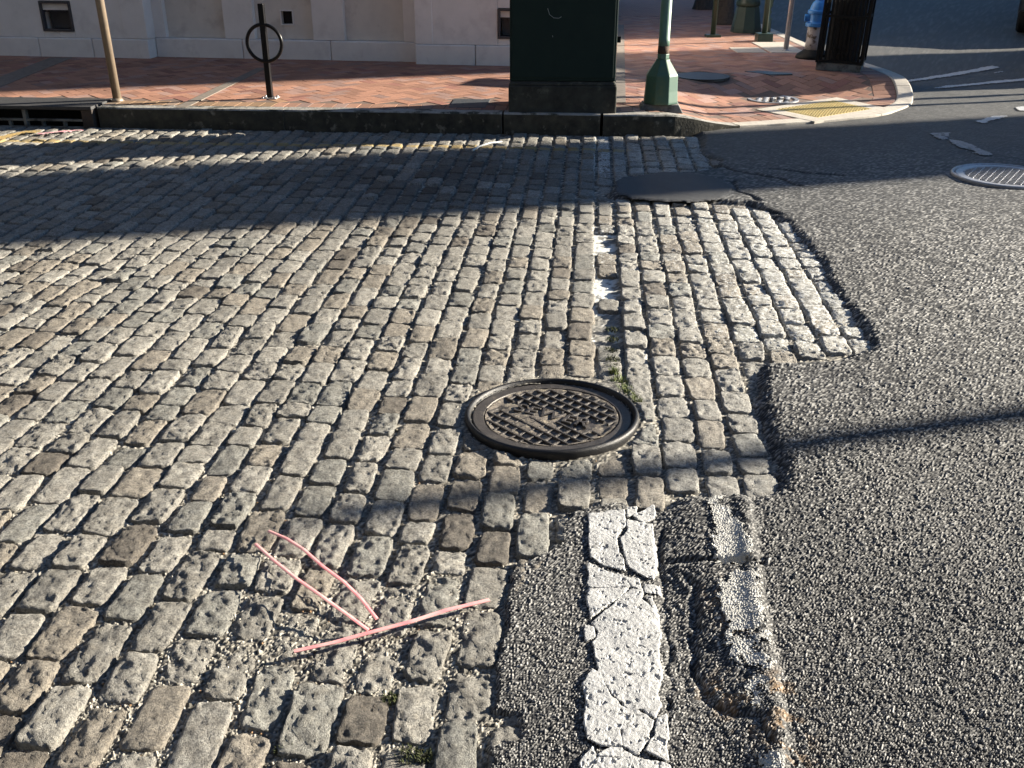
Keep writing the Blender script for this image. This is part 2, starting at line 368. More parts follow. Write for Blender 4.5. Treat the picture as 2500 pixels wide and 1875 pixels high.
def asph_base(x, y, s=None):
    s = asph_sd(x, y) if s is None else s
    ls = sst(-0.05, 0.0, sdf(x, y, LSTRIP))
    h = -0.034+0.054*(sst(-0.025, 0.10, s)*(1-ls)+sst(-0.02, 0.02, s)*ls)
    far = sst(4.0, 7.0, y)
    h = h+0.004*fbm(x/0.25, y/0.25, 3, 8)
    sb = sdf(x, y, BLOCK)+0.008*fbm(x/0.04, y/0.04, 3, 13)
    lsd = sst(0.0, 0.03, sdf(x, y, LSTRIP)); bt = sst(g(1640, 1500)[0], g(1790, 1500)[0], x); bm = sst(-0.006, 0.02, sb)
    h = h-np.maximum(0.015*lsd, bm*0.015*(1-bt))+bm*bt*(0.005+0.010*np.exp(-((sb-0.03)/0.03)**2))
    gx_, gy_ = x+0.022*fbm(x/0.05, y/0.05, 3, 101), y+0.022*fbm(x/0.05, y/0.05, 3, 102)
    for k_, L in enumerate(GROOVES): h = h-(0.018, 0.010, 0.016, 0.0, 0.006)[k_]*(0.5+vn(x/0.06, y/0.06, 7+k_))*np.exp(-(dline(gx_, gy_, L)/(0.010, 0.011, 0.013, 0.010, 0.02)[k_])**2)*sst(-0.01, 0.01, sb)
    return h+wave(x, y)
def grains(x, y, size, s):
    f1, f2, cid = voro(x/size, y/size, s)
    k = sst(0.0, 0.55, f2-f1)
    return k, cid
def fan(y0, y1, dk, r0, r1, extra=None):
    ys = [y0]
    while ys[-1] < y1: ys.append(ys[-1]*(1+dk))
    if extra:
        while ys[-1] < extra[0]: ys.append(ys[-1]*(1+extra[1]))
    ys = np.array(ys); rs = np.arange(r0, r1, dk)
    Y, R = np.meshgrid(ys, rs, indexing='ij'); return Y*R, Y
def quads(nr, nc, keep=None):
    i = np.arange(nr*nc).reshape(nr, nc)
    q = np.stack([i[:-1, :-1], i[:-1, 1:], i[1:, 1:], i[1:, :-1]], -1).reshape(-1, 4)
    if keep is not None: q = q[keep.ravel()[q].all(1)]
    return q
def compact(V, F, *A):
    u, inv = np.unique(F, return_inverse=True)
    return (V[u], inv.reshape(F.shape))+tuple(a[u] for a in A)
def lerp3(a, b, t): return np.asarray(a)[None, :]*(1-t[:, None])+np.asarray(b)[None, :]*t[:, None]

# ---- ground far below everything, to the horizon
gm = MB(); gm.v = [(-900, -300, -0.09), (900, -300, -0.09), (900, 1500, -0.09), (-900, 1500, -0.09)]; gm.f = [[0, 1, 2, 3]]
tag(gm.build('ground', pm('far_asphalt', (0.06, 0.06, 0.062), (0.045, 0.045, 0.047), 60, 0.9)), kind='structure')

# ---- asphalt
X, Y = fan(1.12, 11.5, 0.0021, -0.14, 0.86, (60.0, 0.02))
sh = X.shape; x = X.ravel(); y = Y.ravel()
s = asph_sd(x, y); keep = s > -0.018
F = quads(*sh, keep=keep); u, inv = np.unique(F, return_inverse=True); F = inv.reshape(F.shape)
x = x[u]; y = y[u]; s = s[u]
zb = asph_base(x, y, s)
sz = 0.0074
k, cid = grains(x, y, sz, 21); k2, cid2 = grains(x, y, 0.019, 33)
big = (cid2 > 0.6)
blk = sst(-0.01, 0.02, sdf(x, y, BLOCK))+sst(-0.01, 0.02, sdf(x, y, LSTRIP)); blk = np.clip(blk, 0, 1)
nearf = 1-sst(4.5, 7.0, y)
hh = (k*(0.0026+0.0036*cid)*(1-0.25*blk)+big*k2*0.002)*(0.15+0.85*nearf)
z = zb+hh-0.004
worn = sst(0.45, 0.9, k)
tone = (0.155+0.30*cid**1.5)*(1+0.35*fbm(x/0.5, y/0.9, 3, 120))
stonec = np.stack([tone*1.03, tone*1.0, tone*0.95], 1); binder = np.array([0.022, 0.022, 0.024])
colr = binder[None, :]*(1-worn[:, None])+stonec*worn[:, None]
farm = sst(5.0, 8.5, y)[:, None]                          # finer, darker surface course beyond the repair
colr = (colr*(1-0.82*farm)+0.82*farm*np.array([0.125, 0.123, 0.12]))*(1-0.42*farm)
brown = (np.exp(-((dline(x, y, G([(1745, 1440), (1760, 1500), (1800, 1560)]))/0.03)**2))+np.exp(-((dline(x, y, G([(1760, 1690), (1830, 1760), (1900, 1700), (1930, 1860)]))/0.05)**2)))*(fbm(x/0.03, y/0.03, 3, 44) > -0.05)
brown = np.clip(brown, 0, 1)[:, None]*0.75
colr = colr*(1-brown)+brown*(colr*0.4+np.array([0.22, 0.13, 0.055])*(0.4+0.8*cid[:, None]))
cr = np.zeros(len(x))
for L in CRACKS: cr = np.maximum(cr, np.exp(-(dline(x+0.03*fbm(x/0.1, y/0.1, 2, 5), y+0.03*fbm(x/0.1, y/0.1, 2, 6), L)/0.018)**2))
z = z-0.012*cr; colr = colr*(1-0.75*cr[:, None])
asphalt = mk('asphalt_road', np.column_stack([x, y, z]), F, ASPH, attrs={'col': colr})
tag(asphalt, kind='structure')

def sheet(name, polys, mat, parent=None, step=0.003, lift=0.005, zfun=None, rag=0.005, fade=0.010, keepnoise=None, dz=None, ragscale=0.02, stepy=None, grow=0.0):
    P = [p for q in polys for p in q]; x0 = min(p[0] for p in P)-0.02; x1 = max(p[0] for p in P)+0.02; y0 = min(p[1] for p in P)-0.02; y1 = max(p[1] for p in P)+0.02
    xs = np.arange(x0, x1, step); ys = np.arange(y0, y1, stepy or step)
    YY, XX = np.meshgrid(ys, xs, indexing='ij'); x = XX.ravel(); y = YY.ravel()
    s = np.full(x.shape, -9.0)
    for q in polys: s = np.maximum(s, sdf(x, y, q)+grow)
    s = s+rag*fbm(x/ragscale, y/ragscale, 3, 55)
    kp = s > -0.001
    if keepnoise is not None: kp &= keepnoise(x, y, s)
    F = quads(len(ys), len(xs), kp)
    if len(F) == 0: return None
    u, inv = np.unique(F, return_inverse=True); F = inv.reshape(F.shape); x = x[u]; y = y[u]; s = s[u]
    z = (zfun or asph_base)(x, y)+lift*sst(-0.004, fade, s)-0.003*(1-sst(-0.002, fade, s))
    if dz is not None: z = z+dz(x, y, s)
    return mk(name, np.column_stack([x, y, z]), F, mat, parent)

# fresh round patch
pz = lambda x, y: 0.017+0.004*fbm(x/0.25, y/0.25, 3, 8)+wave(x, y)
po = sheet('asphalt_patch', [PATCHP], PATCH, step=0.011, lift=0.006, zfun=pz, rag=0.03, fade=0.03, ragscale=0.08)
tag(po, kind='structure')

# cracked white stripe beside the cobbles
c7 = lambda L: [g(1150+a/2.328, 1250+b/2.328, 0.03) for a, b in L]
c6 = lambda L: [g(1050+a/2.458, 850+b/2.458, 0.03) for a, b in L]
q = lambda L: G(L, 0.03)
FL = [q([(1441, 1242), (1481, 1237), (1526, 1229), (1524, 1273), (1503, 1297), (1507, 1330), (1524, 1349), (1524, 1374), (1476, 1362), (1446, 1345), (1440, 1300)]),
      q([(1533, 1254), (1560, 1262), (1590, 1264), (1601, 1310), (1603, 1379), (1597, 1396), (1558, 1379), (1530, 1357), (1528, 1332), (1519, 1299), (1534, 1275)]),
      q([(1548, 1246), (1595, 1219), (1598, 1250), (1572, 1259)]), q([(1532, 1225), (1556, 1222), (1550, 1240), (1533, 1247)]),
      c7([(670, 250), (740, 290), (860, 320), (905, 380), (800, 385), (672, 388)]),
      c7([(672, 394), (800, 391), (895, 388), (860, 425), (680, 560), (668, 480)]),
      c7([(915, 400), (960, 450), (1000, 470), (1060, 530), (1075, 650), (1060, 760), (1085, 850), (1060, 960), (1080, 1060), (1050, 1130), (960, 1075), (880, 1062), (800, 990), (735, 880), (715, 760), (700, 700), (740, 640), (690, 585), (870, 430)]),
      c7([(690, 850), (728, 885), (795, 1000), (870, 1070), (860, 1140), (850, 1200), (860, 1285), (740, 1285), (680, 1250), (655, 1150), (665, 1040), (640, 930)]),
      c7([(890, 1078), (955, 1085), (1045, 1140), (1000, 1250), (950, 1330), (870, 1290), (858, 1210), (872, 1140)]),
      c7([(880, 330), (950, 340), (970, 400), (920, 385)]), c7([(990, 370), (1080, 380), (1085, 412), (1000, 412)]), c7([(920, 395), (970, 410), (975, 460), (945, 450)]),
      c7([(1060, 1130), (1115, 1105), (1120, 1250), (1108, 1290), (1045, 1240)]), c7([(1040, 1250), (1110, 1298), (1110, 1360), (1060, 1340), (1000, 1312)]),
      c7([(620, 1390), (690, 1292), (712, 1340), (690, 1400), (640, 1480)]), c7([(722, 1338), (800, 1296), (860, 1298), (900, 1335), (900, 1350), (725, 1345)]),
      c7([(700, 1400), (725, 1355), (900, 1362), (920, 1420), (900, 1600), (640, 1600), (660, 1490)]), c7([(915, 1358), (1060, 1380), (1130, 1400), (1145, 1500), (1140, 1600), (915, 1600), (935, 1420)]),
      c7([(650, 600), (690, 610), (700, 670), (660, 682)]), c7([(1000, 440), (1030, 440), (1060, 500), (1035, 500)])]
ln = empty('road_marking', (g(1520, 1500)[0], g(1520, 1500)[1], 0)); tag(ln, 'thick white painted line broken into cracked flakes beside the cobbles', 'road marking', 'painted road markings')
def parent_keep(o, p):
    o.parent = p; o.matrix_parent_inverse = Matrix.Translation(-Vector(p.location)) if not any(p.rotation_euler) else (Matrix.Translation(p.location) @ p.rotation_euler.to_matrix().to_4x4()).inverted()
for i, P in enumerate(FL):
    h0 = random.uniform(0.004, 0.006)
    o = sheet('paint_flake', [P], WHITE, step=0.0025, lift=h0, rag=0.0060, fade=0.003, grow=0.0042, ragscale=0.03, zfun=lambda x, y: asph_base(x, y, np.full(x.shape, 0.1)), dz=lambda x, y, s: 0.0013*fbm(x/0.009, y/0.009, 4, 61)+0.002*fbm(x/0.06, y/0.06, 2, 62)-0.004*sst(0.35, 0.6, fbm(x/0.013, y/0.013, 3, 63)))
    if o: parent_keep(o, ln)
# worn second stripe: paint left only on the stone tips
WS = [q([(1722, 1192), (1760, 1190), (1782, 1230), (1812, 1280), (1835, 1330), (1848, 1372), (1745, 1372), (1730, 1290)]),
      q([(1750, 1392), (1850, 1392), (1862, 1450), (1870, 1530), (1780, 1540), (1755, 1450)]), q([(1775, 1545), (1872, 1536), (1885, 1610), (1850, 1640), (1790, 1590)]),
      q([(1800, 1620), (1886, 1615), (1900, 1680), (1880, 1740), (1815, 1730)]), q([(1806, 1775), (1840, 1765), (1845, 1830), (1820, 1850)]), q([(1855, 1835), (1915, 1825), (1930, 1900), (1860, 1880)])]
w2 = empty('road_marking', (g(1800, 1500)[0], g(1800, 1500)[1], 0)); tag(w2, 'worn speckled white painted line at the edge of the coarse asphalt', 'road marking', 'painted road markings')
def tips(thr):
    def f(x, y, s):
        k, c = grains(x, y, 0.0074, 21)
        return (k*0.5+0.9*fbm(x/0.045, y/0.045, 4, 70)+0.5*sst(0, 0.03, s) > thr)
    return f
def grain_z(x, y, s):
    k, cid = grains(x, y, 0.0074, 21); return (k*(0.0026+0.0036*cid)*0.5-0.0005)
for P, th in zip(WS, (0.10, 0.0, 0.08, 0.36, 0.12, 0.1)):
    o = sheet('paint_remnant', [P], WORN, step=0.0026, lift=0.003, rag=0.02, fade=0.004, keepnoise=tips(th), dz=grain_z)
    if o: parent_keep(o, w2)

# far white markings on the asphalt
def marking(px, label, mat=FARPAINT, step=0.02, rag=0.02, thr=None):
    kn = None
    if thr is not None: kn = lambda x, y, s: fbm(x/0.05, y/0.05, 4, 77) > thr
    o = sheet('road_marking', [G(p, 0.02) for p in px], mat, step=step, lift=0.0045, rag=rag, fade=0.004, keepnoise=kn, ragscale=0.08)
    if o: tag(o, label, 'road marking', 'painted road markings')
marking([[(2170, 203), (2250, 190), (2340, 175), (2420, 161), (2447, 166), (2350, 182), (2260, 196), (2190, 204)]], 'broad white stop line curving past the kerb corner behind the litter bin')
marking([[(2265, 218), (2300, 211), (2420, 197), (2520, 190), (2520, 196), (2420, 204), (2310, 216)]], 'thin white line running below the broad stop line')
marking([[(2424, 178), (2448, 174), (2450, 176), (2428, 180)]], 'tiny white paint dash under the end of the broad stop line', step=0.015, rag=0.004)
marking([[(2268, 326), (2320, 324), (2316, 341), (2290, 340)], [(2310, 340), (2350, 345), (2428, 378), (2400, 381), (2340, 362)]], 'worn white corner mark with a faded diagonal leg', mat=FADED, step=0.012, thr=-0.45, rag=0.012)
marking([[(2380, 298), (2420, 284), (2465, 281), (2450, 288), (2400, 302)]], 'short white dash leading to the faded corner mark', step=0.018)
marking([[(2478, 262), (2520, 256), (2520, 270), (2484, 270)]], 'white paint block cut by the picture edge beyond the silvered manhole', step=0.02)

# ---- cobbled carriageway bed
def bed_z(x, y):
    h = -0.016+0.006*fbm(x/0.12, y/0.12, 3, 40)+wave(x, y)
    for (u, v, r, am) in ((700, 1500, 0.26, 0.006), (880, 1650, 0.22, 0.005), (560, 1640, 0.2, 0.005), (1150, 1560, 0.12, 0.006), (80, 1330, 0.16, 0.005), (1000, 1450, 0.15, 0.005)):
        px, py = g(u, v); h = h+am*np.exp(-((x-px)**2+(y-py)**2)/r**2)
    h = h-road_line_sink(x, y)*0.006
    d = np.hypot(x-MH[0], y-MH[1]); h = h+0.012*sst(MHR+0.10, MHR+0.02, d)
    return h
X, Y = fan(1.12, 8.9, 0.0027, -0.84, 0.62)
sh = X.shape; x = X.ravel(); y = Y.ravel(); a_, b_ = ab(x, y)
keep = (b_ < 8.22) & (np.hypot(x-MH[0], y-MH[1]) > MHR-0.03) & (sdf(x, y, ASPH_POLY) < 0.08)
F = quads(*sh, keep=keep); u, inv = np.unique(F, return_inverse=True); F = inv.reshape(F.shape); x = x[u]; y = y[u]
k, cid = grains(x, y, 0.0065, 71); k2, cid2 = grains(x, y, 0.013, 72)
z = bed_z(x, y)+k*0.0035*(0.4+cid)+(cid2 > 0.82)*k2*0.004
smooth_ = road_line_sink(x, y)
z = z*(1-0.0)-smooth_*k*0.003
t = np.clip(0.07+0.50*cid**1.5, 0, 1)*(0.5+0.5*k)
c = np.stack([t*1.06, t*0.98, t*0.84], 1)
wl = (fbm(x/0.05, y/0.05, 4, 15)+0.55*smooth_*sst(ab(*g(1473, 800))[1], ab(*g(1473, 690))[1], ab(x, y)[1]) > 0.40)[:, None]*smooth_[:, None]
c = c*(1-smooth_[:, None]*0.7)+smooth_[:, None]*0.7*np.array([0.24, 0.235, 0.22])*(0.7+0.6*vn(x/0.03, y/0.03, 3))[:, None]
c = c*(1-wl)+wl*np.array([0.66, 0.66, 0.63])
bed = mk('cobbled_street', np.column_stack([x, y, z]), F, GRIT, attrs={'col': c}); tag(bed, kind='structure')

# ---- cobblestones
def make_stone(cx, cy, w, l, rot, corners, nu, nv, seed, rough, top, tilt, circ, ridge=False):
    su = np.linspace(-1, 1, nu); sv = np.linspace(-1, 1, nv)
    U, Vv = np.meshgrid(np.sin(su*math.pi/2*0.92)/math.sin(math.pi/2*0.92), np.sin(sv*math.pi/2*0.9)/math.sin(math.pi/2*0.9), indexing='ij')
    U = U.ravel(); Vv = Vv.ravel()
    lu = U*w/2; lv = Vv*l/2
    # corner jitter, bilinear
    wa = (1-U)*(1-Vv)/4; wb = (1+U)*(1-Vv)/4; wc = (1+U)*(1+Vv)/4; wd = (1-U)*(1+Vv)/4
    lu = lu+wa*corners[0]+wb*corners[2]+wc*corners[4]+wd*corners[6]
    lv = lv+wa*corners[1]+wb*corners[3]+wc*corners[5]+wd*corners[7]
    rr = np.maximum(np.abs(U), np.abs(Vv))
    # round the corners in plan
    cr = np.clip((np.abs(U)**6+np.abs(Vv)**6)**(1/6.0), 1e-6, None)
    lim = np.where(rr > 0.0, rr/cr, 1); lu = lu*(1-(1-lim)*0.9*rr**3); lv = lv*(1-(1-lim)*0.9*rr**3)
    ed = rr**5
    ox = seed*3.17; lu = lu+ed*0.0055*fbm(lu/0.03+ox, lv/0.03, 3, 5); lv = lv+ed*0.0055*fbm(lu/0.03+ox, lv/0.03+9, 3, 6)
    du = (1-np.abs(U))*w/2; dv = (1-np.abs(Vv))*l/2
    R = 0.0060+0.0055*((seed*0.37) % 1)
    def rnd(d): t = np.clip(1-d/R, 0, 1); return R*(1-np.sqrt(np.clip(1-t*t*0.94, 0, 1)))
    z = -np.maximum(rnd(du), rnd(dv))-0.35*np.minimum(rnd(du), rnd(dv))
    z = z+0.0035*(1-U*U)*(1-Vv*Vv)
    n1 = fbm(lu/0.030+ox, lv/0.030+ox*0.7, 4, 7); n2 = fbm(lu/0.010+ox, lv/0.010, 3, 8)
    z = z+n1*(0.003+0.0045*rough)+n2*(0.0022+0.0040*rough)
    if ridge: z = z+0.0028*np.sin(lv/0.0135*2*math.pi/2+seed+2*n1)*(rr < 0.9)
    pit = np.clip(fbm(lu/0.022+ox+0.5*n1, lv/0.022+3+0.5*n2, 4, 9)-0.16, 0, 0.35); z = z-pit*(0.003+0.010*rough)
    z = z+lu*tilt[0]+lv*tilt[1]+top
    # skirt
    border = (rr > 0.999)
    z = np.where(border, z-0.045, z)
    X = lu*math.cos(rot)-lv*math.sin(rot); Y = lu*math.sin(rot)+lv*math.cos(rot)
    if circ is not None:
        gx = X+cx-circ[0]; gy = Y+cy-circ[1]; d = np.hypot(gx, gy); kk = np.where(d < circ[2], circ[2]/np.maximum(d, 1e-6), 1.0)
        z = np.where(d < circ[2], z-0.01, z); X = gx*kk+circ[0]-cx; Y = gy*kk+circ[1]-cy
    return np.column_stack([X, Y, z])
def tess(yy): return (19, 29) if yy < 2.6 else ((16, 23) if yy < 3.8 else ((13, 18) if yy < 5.6 else (8, 10)))
PATCH_A = np.array(PATCHP)
stones = []
PITCHA = 0.115
a = -7.2
coln = 0
b_line0, b_line1 = ab(*g(1473, 820))[1], ab(*g(1473, 565))[1]
while a < 2.4:
    wcol = PITCHA*random.uniform(0.93, 1.07)
    ac = a+wcol/2; a += wcol; coln += 1
    online = abs(ac-LINE_A) < 0.056
    b = 0.95+random.uniform(0, 0.2)
    while b < 8.16:
        L = random.choice((0.145, 0.155, 0.165, 0.17, 0.18, 0.19, 0.205))*random.uniform(0.93, 1.07)*(1.13 if b < 2.4 else 1.04)
        if random.random() < 0.05: L = 0.115
        bc = b+L/2; b += L
        xx, yy = xy(ac, bc)
        if bc+L/2 > 8.19: continue
        pu, pv = pr(xx, yy, 0)
        if pu < -420 or pu > 2700 or pv > 2350: continue
        sdv = float(sdf(np.array([xx]), np.array([yy]), ASPH_POLY)[0])
        if sdv > (0.055 if yy > 2.75 else 0.085): continue
        if online and b_line0 < bc < b_line1 and random.random() < 0.75: continue
        d = math.hypot(xx-MH[0], yy-MH[1]); circ = None
        if d < MHR-0.005: continue
        if d < MHR+0.16: circ = (MH[0], MH[1], MHR+0.010)
        near = sst(3.4, 2.0, np.array(yy))
        ja = random.uniform(0.006, 0.012)+0.006*near; jb = random.uniform(0.002, 0.006)+0.009*near
        stones.append(dict(x=xx, y=yy, w=wcol-ja, l=L-jb, circ=circ, online=online, b=bc, a=ac, sd=sdv, pu=pu, pv=pv))
def stone_col(s):
    r = random.random(); base = np.array([0.385, 0.368, 0.33])*random.uniform(0.82, 1.15)
    if r < 0.045: base = np.array([0.21, 0.185, 0.155])*random.uniform(0.8, 1.2)
    elif r < 0.24: base = np.array([0.345, 0.31, 0.26])*random.uniform(0.85, 1.1)
    elif r < 0.38: base = np.array([0.33, 0.325, 0.295])*random.uniform(0.85, 1.12)
    a_, b_ = s['a'], s['b']
    dark = 0.62*math.exp(-((a_+1.2)/0.9)**2-((b_-6.6)/0.9)**2)      # stones darken towards one spot in the far courses
    if random.random() < 0.75: base = base*(1-dark)
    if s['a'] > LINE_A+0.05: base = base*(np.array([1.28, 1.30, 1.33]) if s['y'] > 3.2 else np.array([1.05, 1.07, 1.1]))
    return base
vis = [s for s in stones if -20 < s['pu'] < 2520 and s['pv'] < 1890 and s['sd'] < 0.03]
vis.sort(key=lambda s: s['y']); nearest = set(id(s) for s in vis[:300])
MV, MF, MC, MP, MY = [], [], [], [], []; off = 0
for i, s in enumerate(stones):
    nu, nv = tess(s['y'])
    sandy = math.exp(-((s['x']-g(800, 1550)[0])**2+(s['y']-g(800, 1550)[1])**2)/0.35**2)
    rough = min(1.0, max(0.0, random.gauss(0.42, 0.25)+0.45*sandy+0.1*(s['y'] < 2.3)))
    rough = min(1, rough+0.18*float(sst(2.8, 3.6, np.array(s['y']))))
    if s['a'] > LINE_A+0.05 and s['y'] > 3.4: rough = min(1, rough+0.2)
    top = random.gauss(0, 0.0028)-0.004*sandy
    tilt = (random.gauss(0.0, 0.035), random.gauss(0, 0.03))
    if s['online']: top -= 0.006
    if s['sd'] > -0.02: top -= 0.004
    jit = [random.gauss(0, 0.0042) for _ in range(8)]
    rot = -TH+random.gauss(0, 0.02)
    zz = float(wave(np.array([s['x']]), np.array([s['y']]))[0])
    V = make_stone(s['x'], s['y'], s['w'], s['l'], rot, jit, nu, nv, i+1, rough, top, tilt, s['circ'], ridge=(s['a'] > LINE_A+0.30 and 3.45 < s['y'] < 4.15))
    col = np.tile(stone_col(s), (len(V), 1))
    wx = V[:, 0]+s['x']; wy = V[:, 1]+s['y']; av, bv = ab(wx, wy)
    lw = sst(0.10, 0.05, np.abs(av-LINE_A-0.0))
    vrow = np.interp(bv, [2.9, 3.6, 4.6, 5.4, 6.2, 7.0, 8.2], [0, 0.10, 0.36, 0.46, 0.22, 0.50, 0.50])
    patchw = sst(LINE_A+0.05, LINE_A+0.35, av)*sst(3.3, 3.8, wy)*sst(7.0, 5.6, wy)
    paint = np.maximum(lw*vrow, patchw*(0.38+0.10*sst(0.25, 0.9, av-LINE_A)))
    yb = ab(*g(600, 352))[1]
    yl = sst(0.09, 0.03, np.abs(bv-(yb-0.02*np.sin(av))))*sst(0.5, 0.2, av)*0.60
    V2 = V.copy(); V2[:, 2] += zz
    F = quads(nu, nv)[:, ::-1] if False else quads(nu, nv)
    F = F[:, ::-1]
    if id(s) in nearest:
        mk('cobblestone', V2, F, STONE, parent=bed, attrs={'col': col, 'paint': paint, 'yellow': yl}, smooth=True, loc=(s['x'], s['y'], 0))
    else:
        MV.append(np.column_stack([wx, wy, V2[:, 2]])); MF.append(F+off); off += len(V2); MC.append(col); MP.append(paint); MY.append(yl)
o = mk('cobblestones', np.concatenate(MV), np.concatenate(MF), STONE, parent=bed, attrs={'col': np.concatenate(MC), 'paint': np.concatenate(MP), 'yellow': np.concatenate(MY)}, smooth=True)
tag(o, kind='stuff')

# ---- loose grit in the joints
ico = []
t = (1+5**0.5)/2
IV = np.array([(-1, t, 0), (1, t, 0), (-1, -t, 0), (1, -t, 0), (0, -1, t), (0, 1, t), (0, -1, -t), (0, 1, -t), (t, 0, -1), (t, 0, 1), (-t, 0, -1), (-t, 0, 1)])/math.sqrt(1+t*t)
IF = np.array([(0, 11, 5), (0, 5, 1), (0, 1, 7), (0, 7, 10), (0, 10, 11), (1, 5, 9), (5, 11, 4), (11, 10, 2), (10, 7, 6), (7, 1, 8), (3, 9, 4), (3, 4, 2), (3, 2, 6), (3, 6, 8), (3, 8, 9), (4, 9, 5), (2, 4, 11), (6, 2, 10), (8, 6, 7), (9, 8, 1)])
PV, PF, PC = [], [], []; off = 0
near_st = [s for s in stones if s['y'] < 3.6 and s['sd'] < 0.0]
for s in near_st:
    m = int(6*(1.9/s['y'])**2)+1
    for _ in range(m):
        side = random.choice((0, 1, 2, 3)); e = random.uniform(-0.5, 0.5); o_ = random.uniform(0.0, 0.010)
        if side < 2: la, lb = (0.5*(s['w'])+o_)*(1 if side else -1), e*s['l']
        else: la, lb = e*s['w'], (0.5*s['l']+o_)*(1 if side == 3 else -1)
        px, py = xy(s['a']+la, s['b']+lb); r = 0.0012+0.0028*random.random()**2.2
        if random.random() < 0.02: r *= 2.0
        pz_ = float(bed_z(np.array([px]), np.array([py]))[0])+r*0.6+0.003
        V = IV*np.array([random.uniform(0.8, 1.3), random.uniform(0.8, 1.3), random.uniform(0.5, 0.9)])*r
        PV.append(V+np.array([px, py, pz_])); PF.append(IF+off); off += 12
        q_ = random.random(); cc = (0.42, 0.41, 0.38) if q_ < 0.10 else ((0.28, 0.17, 0.09) if q_ < 0.27 else tuple(np.array((0.22, 0.195, 0.155))*random.uniform(0.35, 1.25)))
        PC.append(np.tile(cc, (12, 1)))
o = mk('joint_gravel', np.concatenate(PV), np.concatenate(PF), GRIT, parent=bed, attrs={'col': np.concatenate(PC)}); tag(o, kind='stuff')

# ------------------------------------------------------------------ pavement, kerb
KP = [(-11.0, 8.2+0.0787*11.0), (-3.5, 8.2+0.0787*3.5), (-1.9, 8.2+0.0787*1.9), (-0.08, 8.206), (0.73, 8.2-0.0787*0.73), (1.15, 8.11), (1.5, 8.19), (1.9, 8.34), (2.4, 8.50), (2.84, 8.67), (3.28, 8.90), (3.60, 9.24), (3.80, 9.57), (3.91, 9.95), (3.96, 10.45), (3.95, 10.9), (3.88, 11.5), (3.80, 12.2), (3.76, 13.0), (3.76, 14.5), (3.76, 40.0)]
def smooth_poly(P, n=6):
    out = []
    for i in range(len(P)-1):
        p0 = P[max(i-1, 0)]; p1 = P[i]; p2 = P[i+1]; p3 = P[min(i+2, len(P)-1)]
        straight = math.hypot(p2[0]-p1[0], p2[1]-p1[1]) > 1.2
        if straight: out.append(p1); continue
        for k in range(n):
            t = k/n
            f = [0.5*((2*p1[c])+(-p0[c]+p2[c])*t+(2*p0[c]-5*p1[c]+4*p2[c]-p3[c])*t*t+(-p0[c]+3*p1[c]-3*p2[c]+p3[c])*t**3) for c in (0, 1)]
            if i < 5: f = [p1[c]+(p2[c]-p1[c])*t for c in (0, 1)]
            out.append(tuple(f))
    out.append(P[-1]); return out
KS = smooth_poly(KP)
def offset(P, d):
    out = []
    for i in range(len(P)):
        p = Vector(P[max(i-1, 0)]); n_ = Vector(P[min(i+1, len(P)-1)]); t = (n_-p).normalized(); out.append((P[i][0]-t.y*d, P[i][1]+t.x*d))
    return out
def zs(x, y):
    d = np.hypot(np.asarray(x)-2.95, (np.asarray(y)-8.8)*1.1)
    return 0.16-0.128*sst(1.9, 1.1, d)
KI = offset(KS, 0.15)
POLY_SW = KI+[(3.61, 40), (0.9, 40.0), (0.9, 12.5), (-11, 13.6)]
# base sheet of the pavement
xs = np.concatenate([np.arange(-11, -1, 0.25), np.arange(-1, 4.2, 0.06)]); ys = np.concatenate([np.arange(8.0, 12.0, 0.06), np.arange(12.0, 40.0, 0.5)])
YY, XX = np.meshgrid(ys, xs, indexing='ij'); x = XX.ravel(); y = YY.ravel()
s = sdf(x, y, POLY_SW); kp = s > -0.10
# keep the drain chamber open
kp &= ~((x > -4.75) & (x < -3.5) & (y < 8.95))
F = quads(len(ys), len(xs), kp); u, inv = np.unique(F, return_inverse=True); F = inv.reshape(F.shape)
sw = mk('sidewalk', np.column_stack([x[u], y[u], zs(x[u], y[u])-0.003]), F, MORTAR); tag(sw, kind='structure')
# lids cut out of the brickwork
LIDS = [((2.502, 9.686), 0.245), ((1.925, 10.30), 0.27)]
TAC = [(3.12, 9.74), (3.40, 9.14), (2.60, 8.58), (2.26, 9.13)]
CABC = (0.425, 8.50)
UPL = [(-0.508, 8.90), (-0.189, 8.88), (-0.224, 8.46), (-0.535, 8.48)]
bricks = []
def brick_ok(x, y, rad=0.06):
    if float(sdf(np.array([x]), np.array([y]), POLY_SW)[0]) < 0.29: return False
    for (c, r) in LIDS:
        if math.hypot(x-c[0], y-c[1]) < r+rad*0.7: return False
    if float(sdf(np.array([x]), np.array([y]), TAC)[0]) > -0.11: return False
    if float(sdf(np.array([x]), np.array([y]), UPL)[0]) > -0.05: return False
    if -4.8 < x < -3.45 and y < 9.0: return False
    return True
BL, BW = 0.2, 0.1
R45 = math.radians(45)-TH
cand = []
for i in range(-95, 120):
    for j in range(-80, 120):
        d = (i-j) % 4
        if d == 0: cx, cy, r = i+1.0, j+0.5, 0.0
        elif d == 3: cx, cy, r = i+0.5, j+1.0, math.pi/2
        else: continue
        cx *= BW; cy *= BW
        x_ = -1.0+cx*math.cos(R45)-cy*math.sin(R45); y_ = 10.0+cx*math.sin(R45)+cy*math.cos(R45)
        if y_ > 17.0 or x_ < -6.9 or x_ > 4.0: continue
        if x_ < 0.9 and y_ > 12.1: continue
        cand.append((x_, y_, r+R45))
ca = np.array([(c[0], c[1]) for c in cand]); ok = sdf(ca[:, 0], ca[:, 1], POLY_SW) > 0.29
for k_, c in enumerate(cand):
    if ok[k_] and brick_ok(c[0], c[1]): bricks.append((c[0], c[1], c[2], BL, BW))
